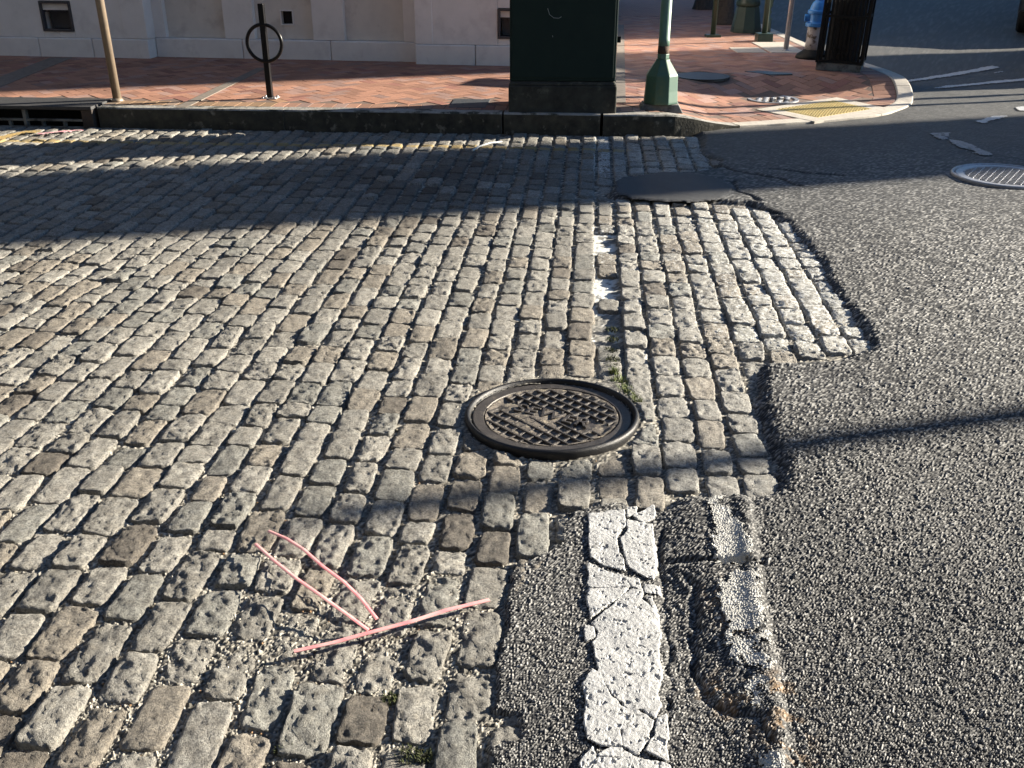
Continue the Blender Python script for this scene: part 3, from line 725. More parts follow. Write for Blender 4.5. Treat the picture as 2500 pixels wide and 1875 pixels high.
# soldier course along the kerb
acc = 0.0; last = None
SO = offset(KS, 0.26)
for i in range(len(SO)-1):
    p = Vector(SO[i]); q_ = Vector(SO[i+1]); L = (q_-p).length; t = (q_-p)/L; pos = -acc+0.0
    s0 = (0.105-acc) if i else 0.0
    d = s0
    while d < L:
        c = p+t*d
        if -6.9 < c.x and c.y < 15 and not (-4.8 < c.x < -3.45) and float(sdf(np.array([c.x]), np.array([c.y]), TAC)[0]) < -0.08:
            bricks.append((c.x, c.y, math.atan2(t.y, t.x), 0.1, 0.205))
        d += 0.105
    acc = L-(d-0.105)
def brick_geo(dx, dy):
    b = 0.0012; hx, hy = dx/2-0.0008, dy/2-0.0008; e = random.uniform(0.005, 0.009) if random.random() < 0.3 else 0.0
    v = [(-hx, -hy, -0.03), (hx, -hy, -0.03), (hx, hy, -0.03), (-hx, hy, -0.03), (-hx, -hy, -b), (hx, -hy, -b), (hx, hy, -b), (-hx, hy, -b),
         (-hx+b, -hy+b, 0), (hx-b, -hy+b, 0), (hx-b, hy-b, 0), (-hx+b, hy-b, 0)]
    v = [(x_-(e if x_ > 0 and dx > dy else 0), y_-(e if y_ > 0 and dy > dx else 0), z_) for x_, y_, z_ in v]
    f = [(0, 1, 5, 4), (1, 2, 6, 5), (2, 3, 7, 6), (3, 0, 4, 7), (4, 5, 9, 8), (5, 6, 10, 9), (6, 7, 11, 10), (7, 4, 8, 11), (8, 9, 10, 11)]
    return np.array(v), np.array(f)
visb = [b for b in bricks if -30 < pr(b[0], b[1], 0.16)[0] < 2530 and not (1258 < pr(b[0], b[1], 0.16)[0] < 1505)]
visb.sort(key=lambda b: b[0]**2+b[1]**2); nb = set(visb[:300])
BV, BF, BC = [], [], []; off = 0
for b in bricks:
    v, f = brick_geo(b[3], b[4]); zc = float(zs(b[0], b[1])); e = 0.05
    gx = float(zs(b[0]+e, b[1])-zs(b[0]-e, b[1]))/(2*e); gy = float(zs(b[0], b[1]+e)-zs(b[0], b[1]-e))/(2*e)
    ca_, sa_ = math.cos(b[2]), math.sin(b[2]); wx = v[:, 0]*ca_-v[:, 1]*sa_; wy = v[:, 0]*sa_+v[:, 1]*ca_
    wz = v[:, 2]+gx*wx+gy*wy+random.gauss(0, 0.0004)
    tone = random.uniform(0.75, 1.2); hue = random.random()
    c = np.array([0.36, 0.18, 0.12])*tone if hue < 0.7 else (np.array([0.33, 0.20, 0.165])*tone if hue < 0.88 else np.array([0.27, 0.12, 0.09])*tone)
    if b[3] < 0.15 and b[4] > 0.15: c = c*np.array([0.92, 0.98, 1.0])
    if -3.6 < b[0] < -2.0 and b[1] < 8.85: c = c*0.8+np.array([0.03, 0.04, 0.01])
    c = np.tile(c, (len(v), 1))
    if b in nb: mk('paver_brick', np.column_stack([wx, wy, wz]), f, BRICK, parent=sw, attrs={'col': c}, loc=(b[0], b[1], zc))
    else: BV.append(np.column_stack([wx+b[0], wy+b[1], wz+zc])); BF.append(f+off); off += len(v); BC.append(c)
o = mk('paver_bricks', np.concatenate(BV), np.concatenate(BF), BRICK, parent=sw, attrs={'col': np.concatenate(BC)}); tag(o, kind='stuff')
# far pavement continues as brick beyond where single bricks can be told apart
m, n, l, b_ = newmat('far_brick_paving')
bt = n.new('ShaderNodeTexBrick'); bt.inputs['Scale'].default_value = 5.0; bt.inputs['Color1'].default_value = (0.38, 0.18, 0.125, 1); bt.inputs['Color2'].default_value = (0.30, 0.14, 0.10, 1); bt.inputs['Mortar'].default_value = (0.12, 0.08, 0.07, 1)
l.new(n.new('ShaderNodeNewGeometry').outputs['Position'], bt.inputs['Vector']); l.new(bt.outputs['Color'], b_.inputs['Base Color']); b_.inputs['Roughness'].default_value = 0.85
fb = MB(); fb.prism([(0.9, 17.0), (3.6, 17.0), (3.6, 40), (0.9, 40)], 0.14, 0.161); fb.build('far_paving', m, parent=sw)
# concrete slabs near the back corner
for (cx, cy, dx, dy) in ((3.28, 12.45, 0.42, 0.5), (3.28, 13.0, 0.42, 0.55), (2.85, 12.45, 0.36, 0.5)):
    mb = MB(); mb.box(-dx/2, dx/2, -dy/2, dy/2, -0.02, 0.006, 0); mb.build('paving_slab', RAMPC, parent=sw, bevel=0.004, loc=(cx, cy, 0.16))
# control joint strip crossing the pavement and the dark joint lines
for (p0, p1, wd) in ((g(440, 262, .165), g(640, 165, .165), 0.10), (g(1515, 250, .165), g(1516, 60, .165), 0.09), (g(-40, 215, .165), g(150, 140, .165), 0.25)):
    a0 = Vector(p0); a1 = Vector(p1); t_ = (a1-a0).normalized(); nn = Vector((-t_.y, t_.x))*wd/2
    pts = [a0-nn, a1-nn, a1+nn, a0+nn]
    mb = MB(); mb.prism([(p.x, p.y) for p in pts], 0.15, 0.165); mb.build('joint_strip', pm('joint_strip_concrete', (0.22, 0.18, 0.15), (0.14, 0.12, 0.10), 20, 0.9), parent=sw)

# kerb stones
kerb = empty('kerb', (0, 8.2, 0)); tag(kerb, kind='structure')
def kerb_piece(i0, i1, mat, gap=0.006, face=0.0):
    P = KS[i0:i1+1]; I = KI[i0:i1+1]
    n = len(P); sub_o, sub_i = [], []
    for k in range(n-1):
        L = math.hypot(P[k+1][0]-P[k][0], P[k+1][1]-P[k][1]); m = max(1, int(L/0.12))
        for j in range(m):
            t = j/m; sub_o.append((P[k][0]+(P[k+1][0]-P[k][0])*t, P[k][1]+(P[k+1][1]-P[k][1])*t)); sub_i.append((I[k][0]+(I[k+1][0]-I[k][0])*t, I[k][1]+(I[k+1][1]-I[k][1])*t))
    sub_o.append(P[-1]); sub_i.append(I[-1])
    def shrink(Q):
        Q = [Vector(q_) for q_ in Q]; Q[0] = Q[0]+(Q[1]-Q[0]).normalized()*gap; Q[-1] = Q[-1]+(Q[-2]-Q[-1]).normalized()*gap; return [tuple(q_) for q_ in Q]
    sub_o, sub_i = shrink(sub_o), shrink(sub_i)
    V, F = [], []
    rows = [(-0.0, -0.08), (0.0, 0.35), (0.0, 0.7), (0.01, 0.93), (0.08, 1.0), (0.5, 1.0), (0.92, 1.0), (1.0, 0.95), (1.0, -0.2)]
    for k in range(len(sub_o)):
        ox, oy = sub_o[k]; ix, iy = sub_i[k]; zt = float(zs(ox, oy))+0.002
        for (t, zf) in rows:
            x_ = ox+(ix-ox)*t; y_ = oy+(iy-oy)*t; z_ = zt*zf if zf > 0 else -0.06
            nz = mnoise.noise(Vector((x_*4, y_*4, z_*9)))*0.006+mnoise.noise(Vector((x_*17, y_*17, z_*23)))*0.003
            V.append((x_, y_-nz*(t < 0.05), z_+nz*0.7*(zf >= 0.93)))
    r = len(rows)
    for k in range(len(sub_o)-1):
        for j in range(r-1): F.append((k*r+j, (k+1)*r+j, (k+1)*r+j+1, k*r+j+1))
    o = MB(); o.v = V; o.f = [list(f) for f in F]+[list(range(r)), list(range((len(sub_o)-1)*r, len(sub_o)*r))[::-1]]
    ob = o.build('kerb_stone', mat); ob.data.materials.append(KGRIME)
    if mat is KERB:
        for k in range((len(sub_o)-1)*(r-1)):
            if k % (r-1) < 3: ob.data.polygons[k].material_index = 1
    parent_keep(ob, kerb); return ob
def idx(x0, y0): return min(range(len(KS)), key=lambda i: (KS[i][0]-x0)**2+(KS[i][1]-y0)**2)
cuts = [idx(-3.5, 8.47), idx(-1.9, 8.35), idx(-0.08, 8.2), idx(0.73, 8.14), idx(1.9, 8.34), idx(3.28, 8.9), idx(3.91, 9.95), idx(3.88, 11.5), idx(3.76, 13.0), idx(3.76, 14.5), len(KS)-1]
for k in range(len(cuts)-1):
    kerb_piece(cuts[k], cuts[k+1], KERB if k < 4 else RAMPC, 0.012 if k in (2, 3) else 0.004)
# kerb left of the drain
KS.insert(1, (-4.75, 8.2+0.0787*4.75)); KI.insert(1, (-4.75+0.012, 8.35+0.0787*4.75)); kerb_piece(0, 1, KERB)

# ------------------------------------------------------------------ storm drain
dr = empty('storm_drain', (-4.12, 8.5, 0), -TH); tag(dr, 'dark iron storm drain inlet in the kerb at the picture edge', 'storm drain')
def part(mb, name, mat, par, **k): return mb.build(name, mat, par, **k)
part(MB().box(-0.63, 0.60, -0.03, 0.40, 0.145, 0.175), 'cover_slab', pm('drain_slab_iron', (0.05, 0.05, 0.052), (0.03, 0.03, 0.032), 30, 0.7, bmp=0.003), dr, bevel=0.006)
part(MB().box(0.50, 0.595, -0.02, 0.30, -0.05, 0.143), 'end_block', pm('rusty_frame', (0.055, 0.04, 0.032), (0.035, 0.028, 0.025), 20, 0.85), dr, bevel=0.004)
part(MB().box(-0.63, 0.50, 0.30, 0.38, -0.25, 0.143), 'back_wall', VOID, dr)
part(MB().box(-0.63, 0.50, 0.0, 0.30, -0.26, -0.24), 'chamber_floor', VOID, dr)
part(MB().box(-0.63, 0.50, -0.012, 0.022, 0.047, 0.066), 'cross_bar', CONC, dr, bevel=0.003)
part(MB().box(-0.63, 0.50, -0.02, 0.02, -0.06, 0.004), 'lower_lip', CONC, dr, bevel=0.003)
for bx in (-0.02,): part(MB().box(bx, bx+0.03, -0.016, 0.03, 0.004, 0.143), 'divider', CONC, dr, bevel=0.003)
for bx in (-0.36, -0.16, 0.13, 0.32): part(MB().box(bx, bx+0.022, -0.010, 0.03, 0.004, 0.046), 'divider', CONC, dr, bevel=0.003)

# ------------------------------------------------------------------ limestone building
W0 = Vector((0.035, 11.06)); WD = Vector((-0.9886, 0.1503)).normalized(); WN = Vector((-WD.y, WD.x))   # WN points to the road
if WN.y > 0: WN = -WN
RZW = math.atan2(-WD.y, -WD.x)
def wt(u, off=0.0, z=0.5):
    lo, hi = -3.0, 12.0
    for _ in range(50):
        mid = (lo+hi)/2; p = W0+WD*mid-WN*off
        if pr(p.x, p.y, z)[0] > u: lo = mid
        else: hi = mid
    return lo
bl = empty('stone_building', (W0.x, W0.y, 0.16), RZW); tag(bl, 'pale limestone building with recessed wall panels beside the brick pavement', 'building')
# local axes of the building: +x to the right along the wall, -y towards the road, z from the pavement
def wx_(u, off=0.0, z=0.5): return -wt(u, off, z)
def wz(v, u=700, off=0.17):
    p = W0+WD*wt(u, off)-WN*off; lo, hi = 0.0, 4.0
    for _ in range(50):
        mid = (lo+hi)/2
        if pr(p.x, p.y, mid+0.16)[1] > v: lo = mid
        else: hi = mid
    return lo
D = 0.17
XL, XR = wx_(358, 0.0), wx_(1012, 0.0); XEND = 0.62; XFAR = -8.0
ZP = 0.205; ZT = 9.0
def wb(name, x0, x1, y0, y1, z0, z1, mat, bevel=0.006, par=bl): return MB().box(x0, x1, y0, y1, z0, z1).build(name, mat, par, bevel=bevel)
# plinth blocks
for (x0, x1, y0) in [(XFAR, -6.4, 0), (-6.4, wx_(88), 0), (wx_(88), wx_(220), 0), (wx_(220), XL, 0), (XL, wx_(588, D), D), (wx_(588, D), wx_(805, D), D), (wx_(805, D), XR, D), (XR, wx_(1160), 0), (wx_(1160), XEND, 0)]:
    wb('plinth_block', x0+0.003, x1-0.003, y0-0.02, 0.6, -0.06, ZP, LIMEB, 0.012)
# wall blocks of the two projecting bays
VL = (wx_(104), wx_(180)); VZ = (wz(77, 140, 0), wz(2, 140, 0)); VR = (wx_(1215), wx_(1300)); VRZ = (wz(95, 1230, 0), wz(20, 1230, 0))
def bay(x0, x1, y0, vx, vz):
    wb('wall_block', x0, vx[0], y0, 0.6, ZP+0.003, 1.15, LIME); wb('wall_block', vx[1], x1, y0, 0.6, ZP+0.003, 1.15, LIME)
    wb('wall_block', vx[0]+0.002, (vx[0]+vx[1])/2, y0+0.002, 0.6, ZP+0.003, vz[0], LIME, 0.004); wb('wall_block', (vx[0]+vx[1])/2, vx[1]-0.002, y0+0.002, 0.6, ZP+0.003, vz[0], LIME, 0.004)
    wb('wall_block', vx[0]+0.002, vx[1]-0.002, y0+0.002, 0.6, vz[1], 1.15, LIME, 0.004)
    wv = empty('vent_window', ((vx[0]+vx[1])/2, y0, vz[0])); wv.parent = bl
    h = vz[1]-vz[0]; w = vx[1]-vx[0]; t = 0.028
    f = MB(); f.box(-w/2+0.003, -w/2+t, -0.012, 0.05, 0.003, h-0.003); f.box(w/2-t, w/2-0.003, -0.012, 0.05, 0.003, h-0.003); f.box(-w/2+t, w/2-t, -0.012, 0.05, 0.003, t); f.box(-w/2+t, w/2-t, -0.012, 0.05, h-t, h-0.003)
    f.build('frame', DARKJ, wv, bevel=0.003)
    MB().box(-w/2+t, w/2-t, 0.02, 0.16, h*0.70, h-t).build('lintel_panel', LIME, wv)
    MB().box(-w/2+t, w/2-t, 0.14, 0.16, t, h*0.70).build('pane', VPANE, wv)
    for k in range(9):
        xx = -w/2+t+(k+0.5)*(w-2*t)/9; MB().box(xx-0.006, xx+0.006, 0.025, 0.05, h*0.64, h*0.70).build('louvre', DARKJ, wv)
bay(XFAR, XL, 0.0, VL, VZ); bay(XR+0.002, XEND, 0.0, VR, VRZ)
# joints of the bays drawn by separate upright blocks next to the corners
wb('corner_pilaster', wx_(300), XL-0.004, -0.008, 0.55, ZP+0.004, 1.15, LIME, 0.006)
wb('corner_pilaster', XR+0.006, wx_(1056), -0.008, 0.55, ZP+0.004, 1.15, LIME, 0.006)
# recessed stretch: pilasters and sunk panels
PX = [(XL, wx_(402, D)), (wx_(547, D), wx_(620, D)), (wx_(763, D), wx_(840, D)), (wx_(985, D), XR)]
for x0, x1 in PX: wb('pilaster', x0, x1, D, 0.6, ZP+0.003, 1.15, LIME)
for k in range(3):
    x0, x1 = PX[k][1]+0.001, PX[k+1][0]-0.001
    if k == 1:
        vx0, vx1, z0, z1 = wx_(684, D), wx_(711, D), wz(60, 690, D), wz(28, 690, D)
        wb('wall_panel', x0, vx0, D+0.07, 0.6, ZP+0.003, 1.15, LIMEP, 0.002); wb('wall_panel', vx1, x1, D+0.07, 0.6, ZP+0.003, 1.15, LIMEP, 0.002)
        wb('wall_panel', vx0, vx1, D+0.071, 0.6, ZP+0.003, z0, LIMEP, 0.002); wb('wall_panel', vx0, vx1, D+0.071, 0.6, z1, 1.15, LIMEP, 0.002)
        nv_ = empty('vent_opening', ((vx0+vx1)/2, D+0.07, z0)); nv_.parent = bl; w = vx1-vx0; h = z1-z0
        MB().box(-w/2, w/2, 0.06, 0.10, 0, h).build('back', VOID, nv_)
        fr = MB(); t = 0.012; fr.box(-w/2-t, -w/2, -0.012, 0.02, -t, h+t); fr.box(w/2, w/2+t, -0.012, 0.02, -t, h+t); fr.box(-w/2, w/2, -0.012, 0.02, -t, 0); fr.box(-w/2, w/2, -0.012, 0.02, h, h+t); fr.build('frame', LIME, nv_)
    else: wb('wall_panel', x0, x1, D+0.07, 0.6, ZP+0.003, 1.15, LIMEP, 0.002)
# sandstone course and the storeys above, out of view
wb('string_course', XR-0.02, XEND+0.03, -0.03, 0.6, 1.152, 1.26, REDB); wb('string_course', XFAR, XL+0.02, -0.03, 0.6, 1.152, 1.26, REDB); wb('string_course', XL+0.022, XR-0.022, D-0.03, 0.6, 1.152, 1.26, REDB)
wb('upper_wall', XFAR, XEND-0.01, 0.05, 9.0, 1.262, ZT, LIME); wb('rear_wall', XFAR, XEND-0.01, 0.62, 9.0, -0.06, 1.258, LIME); wb('cornice', XFAR-0.1, XEND+0.15, -0.15, 9.1, ZT+0.002, ZT+0.35, LIME)
for k in range(3):
    for zz_ in (2.2, 5.4):
        xx = -6.3+k*2.6; wn_ = empty('window', (xx, 0.05, zz_)); wn_.parent = bl
        MB().box(-0.6, 0.6, -0.02, 0.02, 0, 2.0).build('pane', GLASS, wn_); MB().box(-0.68, 0.68, -0.08, 0.02, -0.1, -0.002).build('sill', HOUSES, wn_)

# ------------------------------------------------------------------ things along the kerb
# utility cabinet
cb = empty('utility_cabinet', (CABC[0], CABC[1], 0.16), -math.radians(3.2)); tag(cb, 'tall dark green utility cabinet on a concrete plinth at the kerb', 'cabinet')
MB().box(-0.44, 0.44, -0.27, 0.27, -0.02, 0.215).box(-0.44, 0.44, -0.27, 0.27, 0.2151, 0.245, top=(0.96, 0.94)).build('plinth', pm('dark_mossy_concrete', (0.055, 0.055, 0.045), (0.02, 0.02, 0.017), 9, 0.92, bmp=0.004, bscale=50, c3=(0.11, 0.11, 0.09), s3=11, t3=(0.6, 0.75)), cb, bevel=0.012)
MB().box(-0.43, 0.425, -0.255, 0.255, 0.247, 1.75).build('body', CABG, cb, bevel=0.008)
MB().box(-0.412, 0.405, -0.262, -0.2555, 0.275, 1.72).build('door', CABG, cb, bevel=0.004)
MB().box(-0.45, 0.445, -0.275, 0.275, 1.752, 1.80).build('roof', CABG, cb, bevel=0.01)
for zz_ in (0.4, 1.0, 1.6): MB().box(0.4255, 0.437, 0.12, 0.15, zz_, zz_+0.08).build('hinge', BLACKM, cb, bevel=0.002)
MB().box(0.4255, 0.475, 0.17, 0.22, 0.50, 0.55).build('bracket', BLACKM, cb, bevel=0.004)
sc_ = []
for (pts, r) in (([(-0.13, 0.80), (-0.115, 0.755), (-0.08, 0.73), (-0.04, 0.728), (-0.02, 0.74)], 0.0022), ([(-0.15, 0.95), (-0.148, 0.935)], 0.004), ([(0.10, 0.97), (0.11, 0.93), (0.12, 0.90)], 0.0022), ([(-0.10, 0.90), (-0.07, 0.885)], 0.0015), ([(-0.09, 0.60), (-0.085, 0.585)], 0.0015)):
    MB().tube([(x_, -0.2625, z_) for x_, z_ in pts], r, 5).build('scratch', SCRATCH, cb)
# steel cover set in the bricks beside it
up = MB().prism(UPL[::-1], 0.13, 0.163).build('utility_cover', PLATE, bevel=0.002); tag(up, 'flat grey steel cover plate in the pavement beside the green cabinet', 'cover plate')

# lamp post
lp = empty('lamp_post', (1.245, 8.47, 0.155), -TH); tag(lp, 'green lamp post with a flared eight sided base and rusty collar', 'lamp post')
OC = math.pi/8
def octa(prof): return MB().lathe(prof, 8, phase=OC)
MB().box(-0.185, 0.185, -0.13, 0.13, -0.02, 0.045, top=(0.80, 0.80)).build('footing', CONC, lp, bevel=0.006)
octa([(0.149, 0.047), (0.150, 0.065), (0.143, 0.15), (0.138, 0.27), (0.132, 0.285), (0.062, 0.385), (0.058, 0.40)]).build('base', LAMPB, lp, bevel=0.006)
octa([(0.050, 0.402), (0.052, 0.44)]).build('neck', LAMPG, lp, bevel=0.003)
MB().lathe([(0.0465, 0.441), (0.0475, 0.455), (0.0465, 0.50)], 24).build('rust_collar', RUST, lp, smooth=True)
MB().lathe([(0.046, 0.501), (0.0465, 0.56), (0.0445, 0.562), (0.044, 2.0), (0.038, 7.6)], 24).build('shaft', LAMPG, lp, smooth=True)
MB().lathe([(0.05, 7.6), (0.16, 7.7), (0.2, 8.0), (0.08, 8.2), (0.02, 8.35)], 16).build('lantern', LAMPG, lp)

# bicycle rack
rk = empty('bike_rack', (-2.139, 8.95, 0.16), math.radians(-5)); tag(rk, 'black post and ring bicycle rack bolted to the pavement', 'bike rack')
MB().box(-0.025, 0.025, -0.025, 0.025, 0.008, 0.785).build('post', BLACK, rk, bevel=0.006)
MB().torus(0.152, 0.0155, (0.0, -0.012, 0.465), 'y', 56, 12).build('ring', BLACK, rk, smooth=True)
MB().box(-0.07, 0.07, -0.06, 0.06, 0.0, 0.008).build('base_plate', SILV, rk, bevel=0.002)
for bx, by in ((-0.052, -0.042), (0.052, -0.042), (-0.052, 0.042), (0.052, 0.042)): MB().lathe([(0.011, 0.008), (0.011, 0.018), (0.006, 0.021)], 6, c=(bx, by, 0)).build('bolt', SILV, rk)

# tan sign post
tp = empty('sign_post', (-3.43, 8.78, 0.16)); tag(tp, 'tan metal sign post rising beside the storm drain', 'sign post')
tl = -0.012
MB().tube([(0, 0, -0.02), (tl*1.5, 0, 1.5), (tl*3, 0, 3.0)], 0.036, 18).build('pole', TANP, tp, smooth=True)
MB().lathe([(0.05, 0.0), (0.05, 0.012), (0.038, 0.03)], 18).build('collar', TANP, tp, smooth=True)
MB().box(-0.2, 0.14, -0.045, -0.042, 2.3, 2.8).build('sign_panel', SIGNB, tp, bevel=0.001)

# round lids in the pavement
g1 = empty('drain_grate', (LIDS[0][0][0], LIDS[0][0][1], float(zs(*LIDS[0][0])))); tag(g1, 'round cast iron waffle lid in the brick pavement before the yellow pad', 'drain cover')
MB().lathe([(0.205, -0.02), (0.205, 0.004), (0.242, 0.006), (0.243, -0.02)], 40, cap=False).build('ring', IRONS, g1, smooth=False)
MB().lathe([(0.0, -0.022), (0.204, -0.022)], 40, cap=False).build('bottom', VOID, g1)
for i in range(-4, 5):
    for j in range(-4, 5):
        x_, y_ = i*0.046, j*0.046
        if math.hypot(x_, y_) < 0.185 and (i+j) % 2 == 0: MB().box(x_-0.021, x_+0.021, y_-0.021, y_+0.021, -0.02, 0.005, rz=0.5, c=(0, 0)).build('tread_block', IRONS if random.random() < 0.6 else IRON, g1, bevel=0.002)
g2 = empty('manhole_cover', (LIDS[1][0][0], LIDS[1][0][1], float(zs(*LIDS[1][0])))); tag(g2, 'plain dark round manhole lid in the shaded brick pavement', 'manhole cover')
MB().lathe([(0.24, -0.02), (0.24, 0.004), (0.268, 0.004), (0.27, -0.02)], 40, cap=False).build('ring', IRON, g2); MB().lathe([(0.238, -0.02), (0.238, 0.0035), (0.0, 0.0045)], 40, cap=False).build('lid', PLATE, g2)
gp = MB().prism(G([(1880, 182), (1935, 181), (1932, 178), (1850, 172), (1818, 174)], 0.163), 0.13, 0.1635).build('cover_plate', IRON); tag(gp, 'narrow dark wedge shaped plate in the bricks before the litter bin', 'cover plate')

# tactile pad
tp_ = empty('tactile_paving', (2.85, 9.15, 0.0)); tag(tp_, 'yellow studded tactile pad with a pale concrete border at the kerb corner', 'tactile paving')
def inset(P, d):
    c = Vector((sum(p[0] for p in P)/len(P), sum(p[1] for p in P)/len(P))); return [tuple(c+(Vector(p)-c)*(1-d)) for p in P]
zt = lambda P, o: [float(zs(p[0], p[1]))+o-0.0 for p in P]
def strip_part(name, P, mat, z0, z1):
    ob = MB().prism(P, zt(P, z0), zt(P, z1)).build(name, mat); parent_keep(ob, tp_); return ob
TI = inset(TAC, 0.22); TO = inset(TAC, -0.08)
for k in range(4): strip_part('border', [TO[k], TO[(k+1) % 4], TI[(k+1) % 4], TI[k]], RAMPC, -0.02, 0.003)
strip_part('pad', inset(TAC, 0.225), TACY, -0.02, 0.002)
dm = MB(); NX = 17
A, B, C_, D_ = [Vector(p) for p in inset(TAC, 0.25)]
for i in range(NX):
    for j in range(NX):
        s_, t_ = (i+0.5)/NX, (j+0.5)/NX; p = (A*(1-s_)+B*s_)*(1-t_)+(D_*(1-s_)+C_*s_)*t_
        dm.lathe([(0.014, 0.0), (0.012, 0.004), (0.007, 0.006)], 7, c=(p.x, p.y, float(zs(p.x, p.y))+0.002))
o = dm.build('studs', TACY); parent_keep(o, tp_); tag(o, kind='stuff')

# litter bin
bn = empty('litter_bin', (3.47, 10.84, float(zs(3.4, 10.7))), math.radians(-22)); tag(bn, 'black slatted square litter bin standing on the kerb corner', 'litter bin')
bn.rotation_euler = (0, math.radians(1.5), math.radians(-22))
hw = 0.222
MB().box(-hw-0.004, hw+0.004, -hw-0.004, hw+0.004, 0, 0.075).build('plinth', CONC, bn, bevel=0.004)
for sx in (-1, 1):
    for sy in (-1, 1): MB().box(sx*hw-0.016, sx*hw+0.016, sy*hw-0.016, sy*hw+0.016, 0.076, 1.15).build('corner_post', BLACKM, bn, bevel=0.003)
for zz_, nm in ((0.08, 'rail'), (0.52, 'rail'), (0.735, 'rail')):
    for sgn in (-1, 1):
        MB().box(-hw+0.017, hw-0.017, sgn*hw-0.01, sgn*hw+0.01, zz_, zz_+0.028).build(nm, BLACKM, bn, bevel=0.002); MB().box(sgn*hw-0.01, sgn*hw+0.01, -hw+0.017, hw-0.017, zz_, zz_+0.028).build(nm, BLACKM, bn, bevel=0.002)
for k in range(10):
    p = -hw+0.038+k*(2*hw-0.076)/9
    for sgn in (-1, 1):
        MB().box(p-0.010, p+0.010, sgn*(hw-0.004)-0.004, sgn*(hw-0.004)+0.004, 0.109, 0.734).build('slat', BLACKM, bn); MB().box(sgn*(hw-0.004)-0.004, sgn*(hw-0.004)+0.004, p-0.010, p+0.010, 0.109, 0.734).build('slat', BLACKM, bn)
MB().lathe([(0.165, 0.09), (0.17, 0.70)], 20).build('liner', VOID, bn)
for sx in (-0.045, 0.045): MB().torus(0.035, 0.005, (sx, -hw-0.008, 0.20), 'y', 20, 6).build('ornament_ring', BLACKM, bn)
ar = [(-0.09, -hw-0.008, 0.26)]+[(-0.09*math.cos(t_), -hw-0.008, 0.42+0.09*math.sin(t_)) for t_ in np.linspace(0, math.pi, 14)]+[(0.09, -hw-0.008, 0.26)]
MB().tube(ar, 0.006, 6).build('ornament_arch', BLACKM, bn); MB().tube([(0, -hw-0.008, 0.26), (0, -hw-0.008, 0.51)], 0.005, 6).build('ornament_bar', BLACKM, bn)
MB().box(-hw-0.03, hw+0.03, -hw-0.03, hw+0.03, 1.151, 1.18, top=(0.9, 0.9)).build('hood', BLACKM, bn, bevel=0.004)

# hydrant
hy = empty('fire_hydrant', (3.43, 11.72, 0.155)); tag(hy, 'fire hydrant with blue top and peeling white barrel behind the litter bin', 'fire hydrant')
MB().lathe([(0.19, 0), (0.20, 0.02), (0.18, 0.05), (0.12, 0.09), (0.115, 0.10)], 24).build('foot', BLACKM, hy, smooth=True)
MB().lathe([(0.105, 0.101), (0.100, 0.2), (0.098, 0.33), (0.102, 0.345)], 28).build('barrel', HGREY, hy, smooth=True)
MB().lathe([(0.122, 0.346), (0.126, 0.352), (0.126, 0.385), (0.10, 0.392), (0.096, 0.40), (0.094, 0.475), (0.10, 0.482)], 28).build('upper_barrel', HBLUE, hy)
MB().lathe([(0.115, 0.483), (0.118, 0.49), (0.118, 0.513), (0.098, 0.522), (0.09, 0.56), (0.07, 0.60), (0.05, 0.615), (0.048, 0.645), (0.03, 0.655)], 28).build('bonnet', HBLUE, hy)
MB().lathe([(0.02, 0.656), (0.018, 0.69)], 5).build('nut', HBLUE, hy)
for sgn in (-1, 1): MB().tube([(sgn*0.09, 0.02, 0.435), (sgn*0.14, 0.03, 0.435)], 0.04, 12).build('nozzle', HBLUE, hy)

# slim poles beyond
sp = empty('signal_pole', (3.285, 12.38, 0.16)); tag(sp, 'slim silver galvanised pole on the pale corner slabs', 'pole')
MB().tube([(0, 0, -0.02), (0.02, 0, 1.2), (0.05, 0, 3.0)], 0.030, 16).build('pole', SILV, sp, smooth=True); MB().lathe([(0.045, 0), (0.045, 0.01), (0.032, 0.02)], 16).build('collar', SILV, sp)
MB().tube([(0.0, -0.034, 0.78), (0.035, -0.034, 0.80)], 0.012, 8).build('bracket', SILV, sp)
for (x_, y_, big_, lab) in ((2.70, 13.95, False, 'slender dark green post on a thin square foot in the sunlit bricks'), (3.26, 13.42, True, 'slender dark green post on a tall block foot near the ornate pedestal')):
    p = empty('sign_post', (x_, y_, 0.16)); tag(p, lab, 'post', 'green posts on the corner')
    MB().tube([(0, 0, 0.01), (0.02, 0, 3.0)], 0.035, 14).build('pole', DGREEN, p, smooth=True)
    if big_: MB().box(-0.10, 0.10, -0.10, 0.10, -0.02, 0.10, top=(0.96, 0.96)).build('foot', DGREEN, p, bevel=0.006)
    else: MB().box(-0.095, 0.095, -0.095, 0.095, -0.01, 0.03).build('foot', DGREEN, p, bevel=0.004)
pd = empty('lamp_pedestal', (3.27, 14.55, 0.16)); tag(pd, 'broad dark green ornamental pedestal with bulging shoulders', 'pedestal')
octa([(0.215, 0), (0.21, 0.06), (0.17, 0.26), (0.155, 0.34)]).build('skirt', DGREEN, pd, bevel=0.006)
MB().lathe([(0.155, 0.341), (0.165, 0.36), (0.165, 0.40), (0.15, 0.44), (0.11, 0.52), (0.075, 0.60), (0.06, 0.8), (0.05, 3.2)], 24).build('shaft', DGREEN, pd, smooth=True)
ob_ = empty('ornate_bollard', (3.50, 14.30, 0.16)); tag(ob_, 'glossy green turned bollard at the pavement edge beside the pedestal', 'bollard')
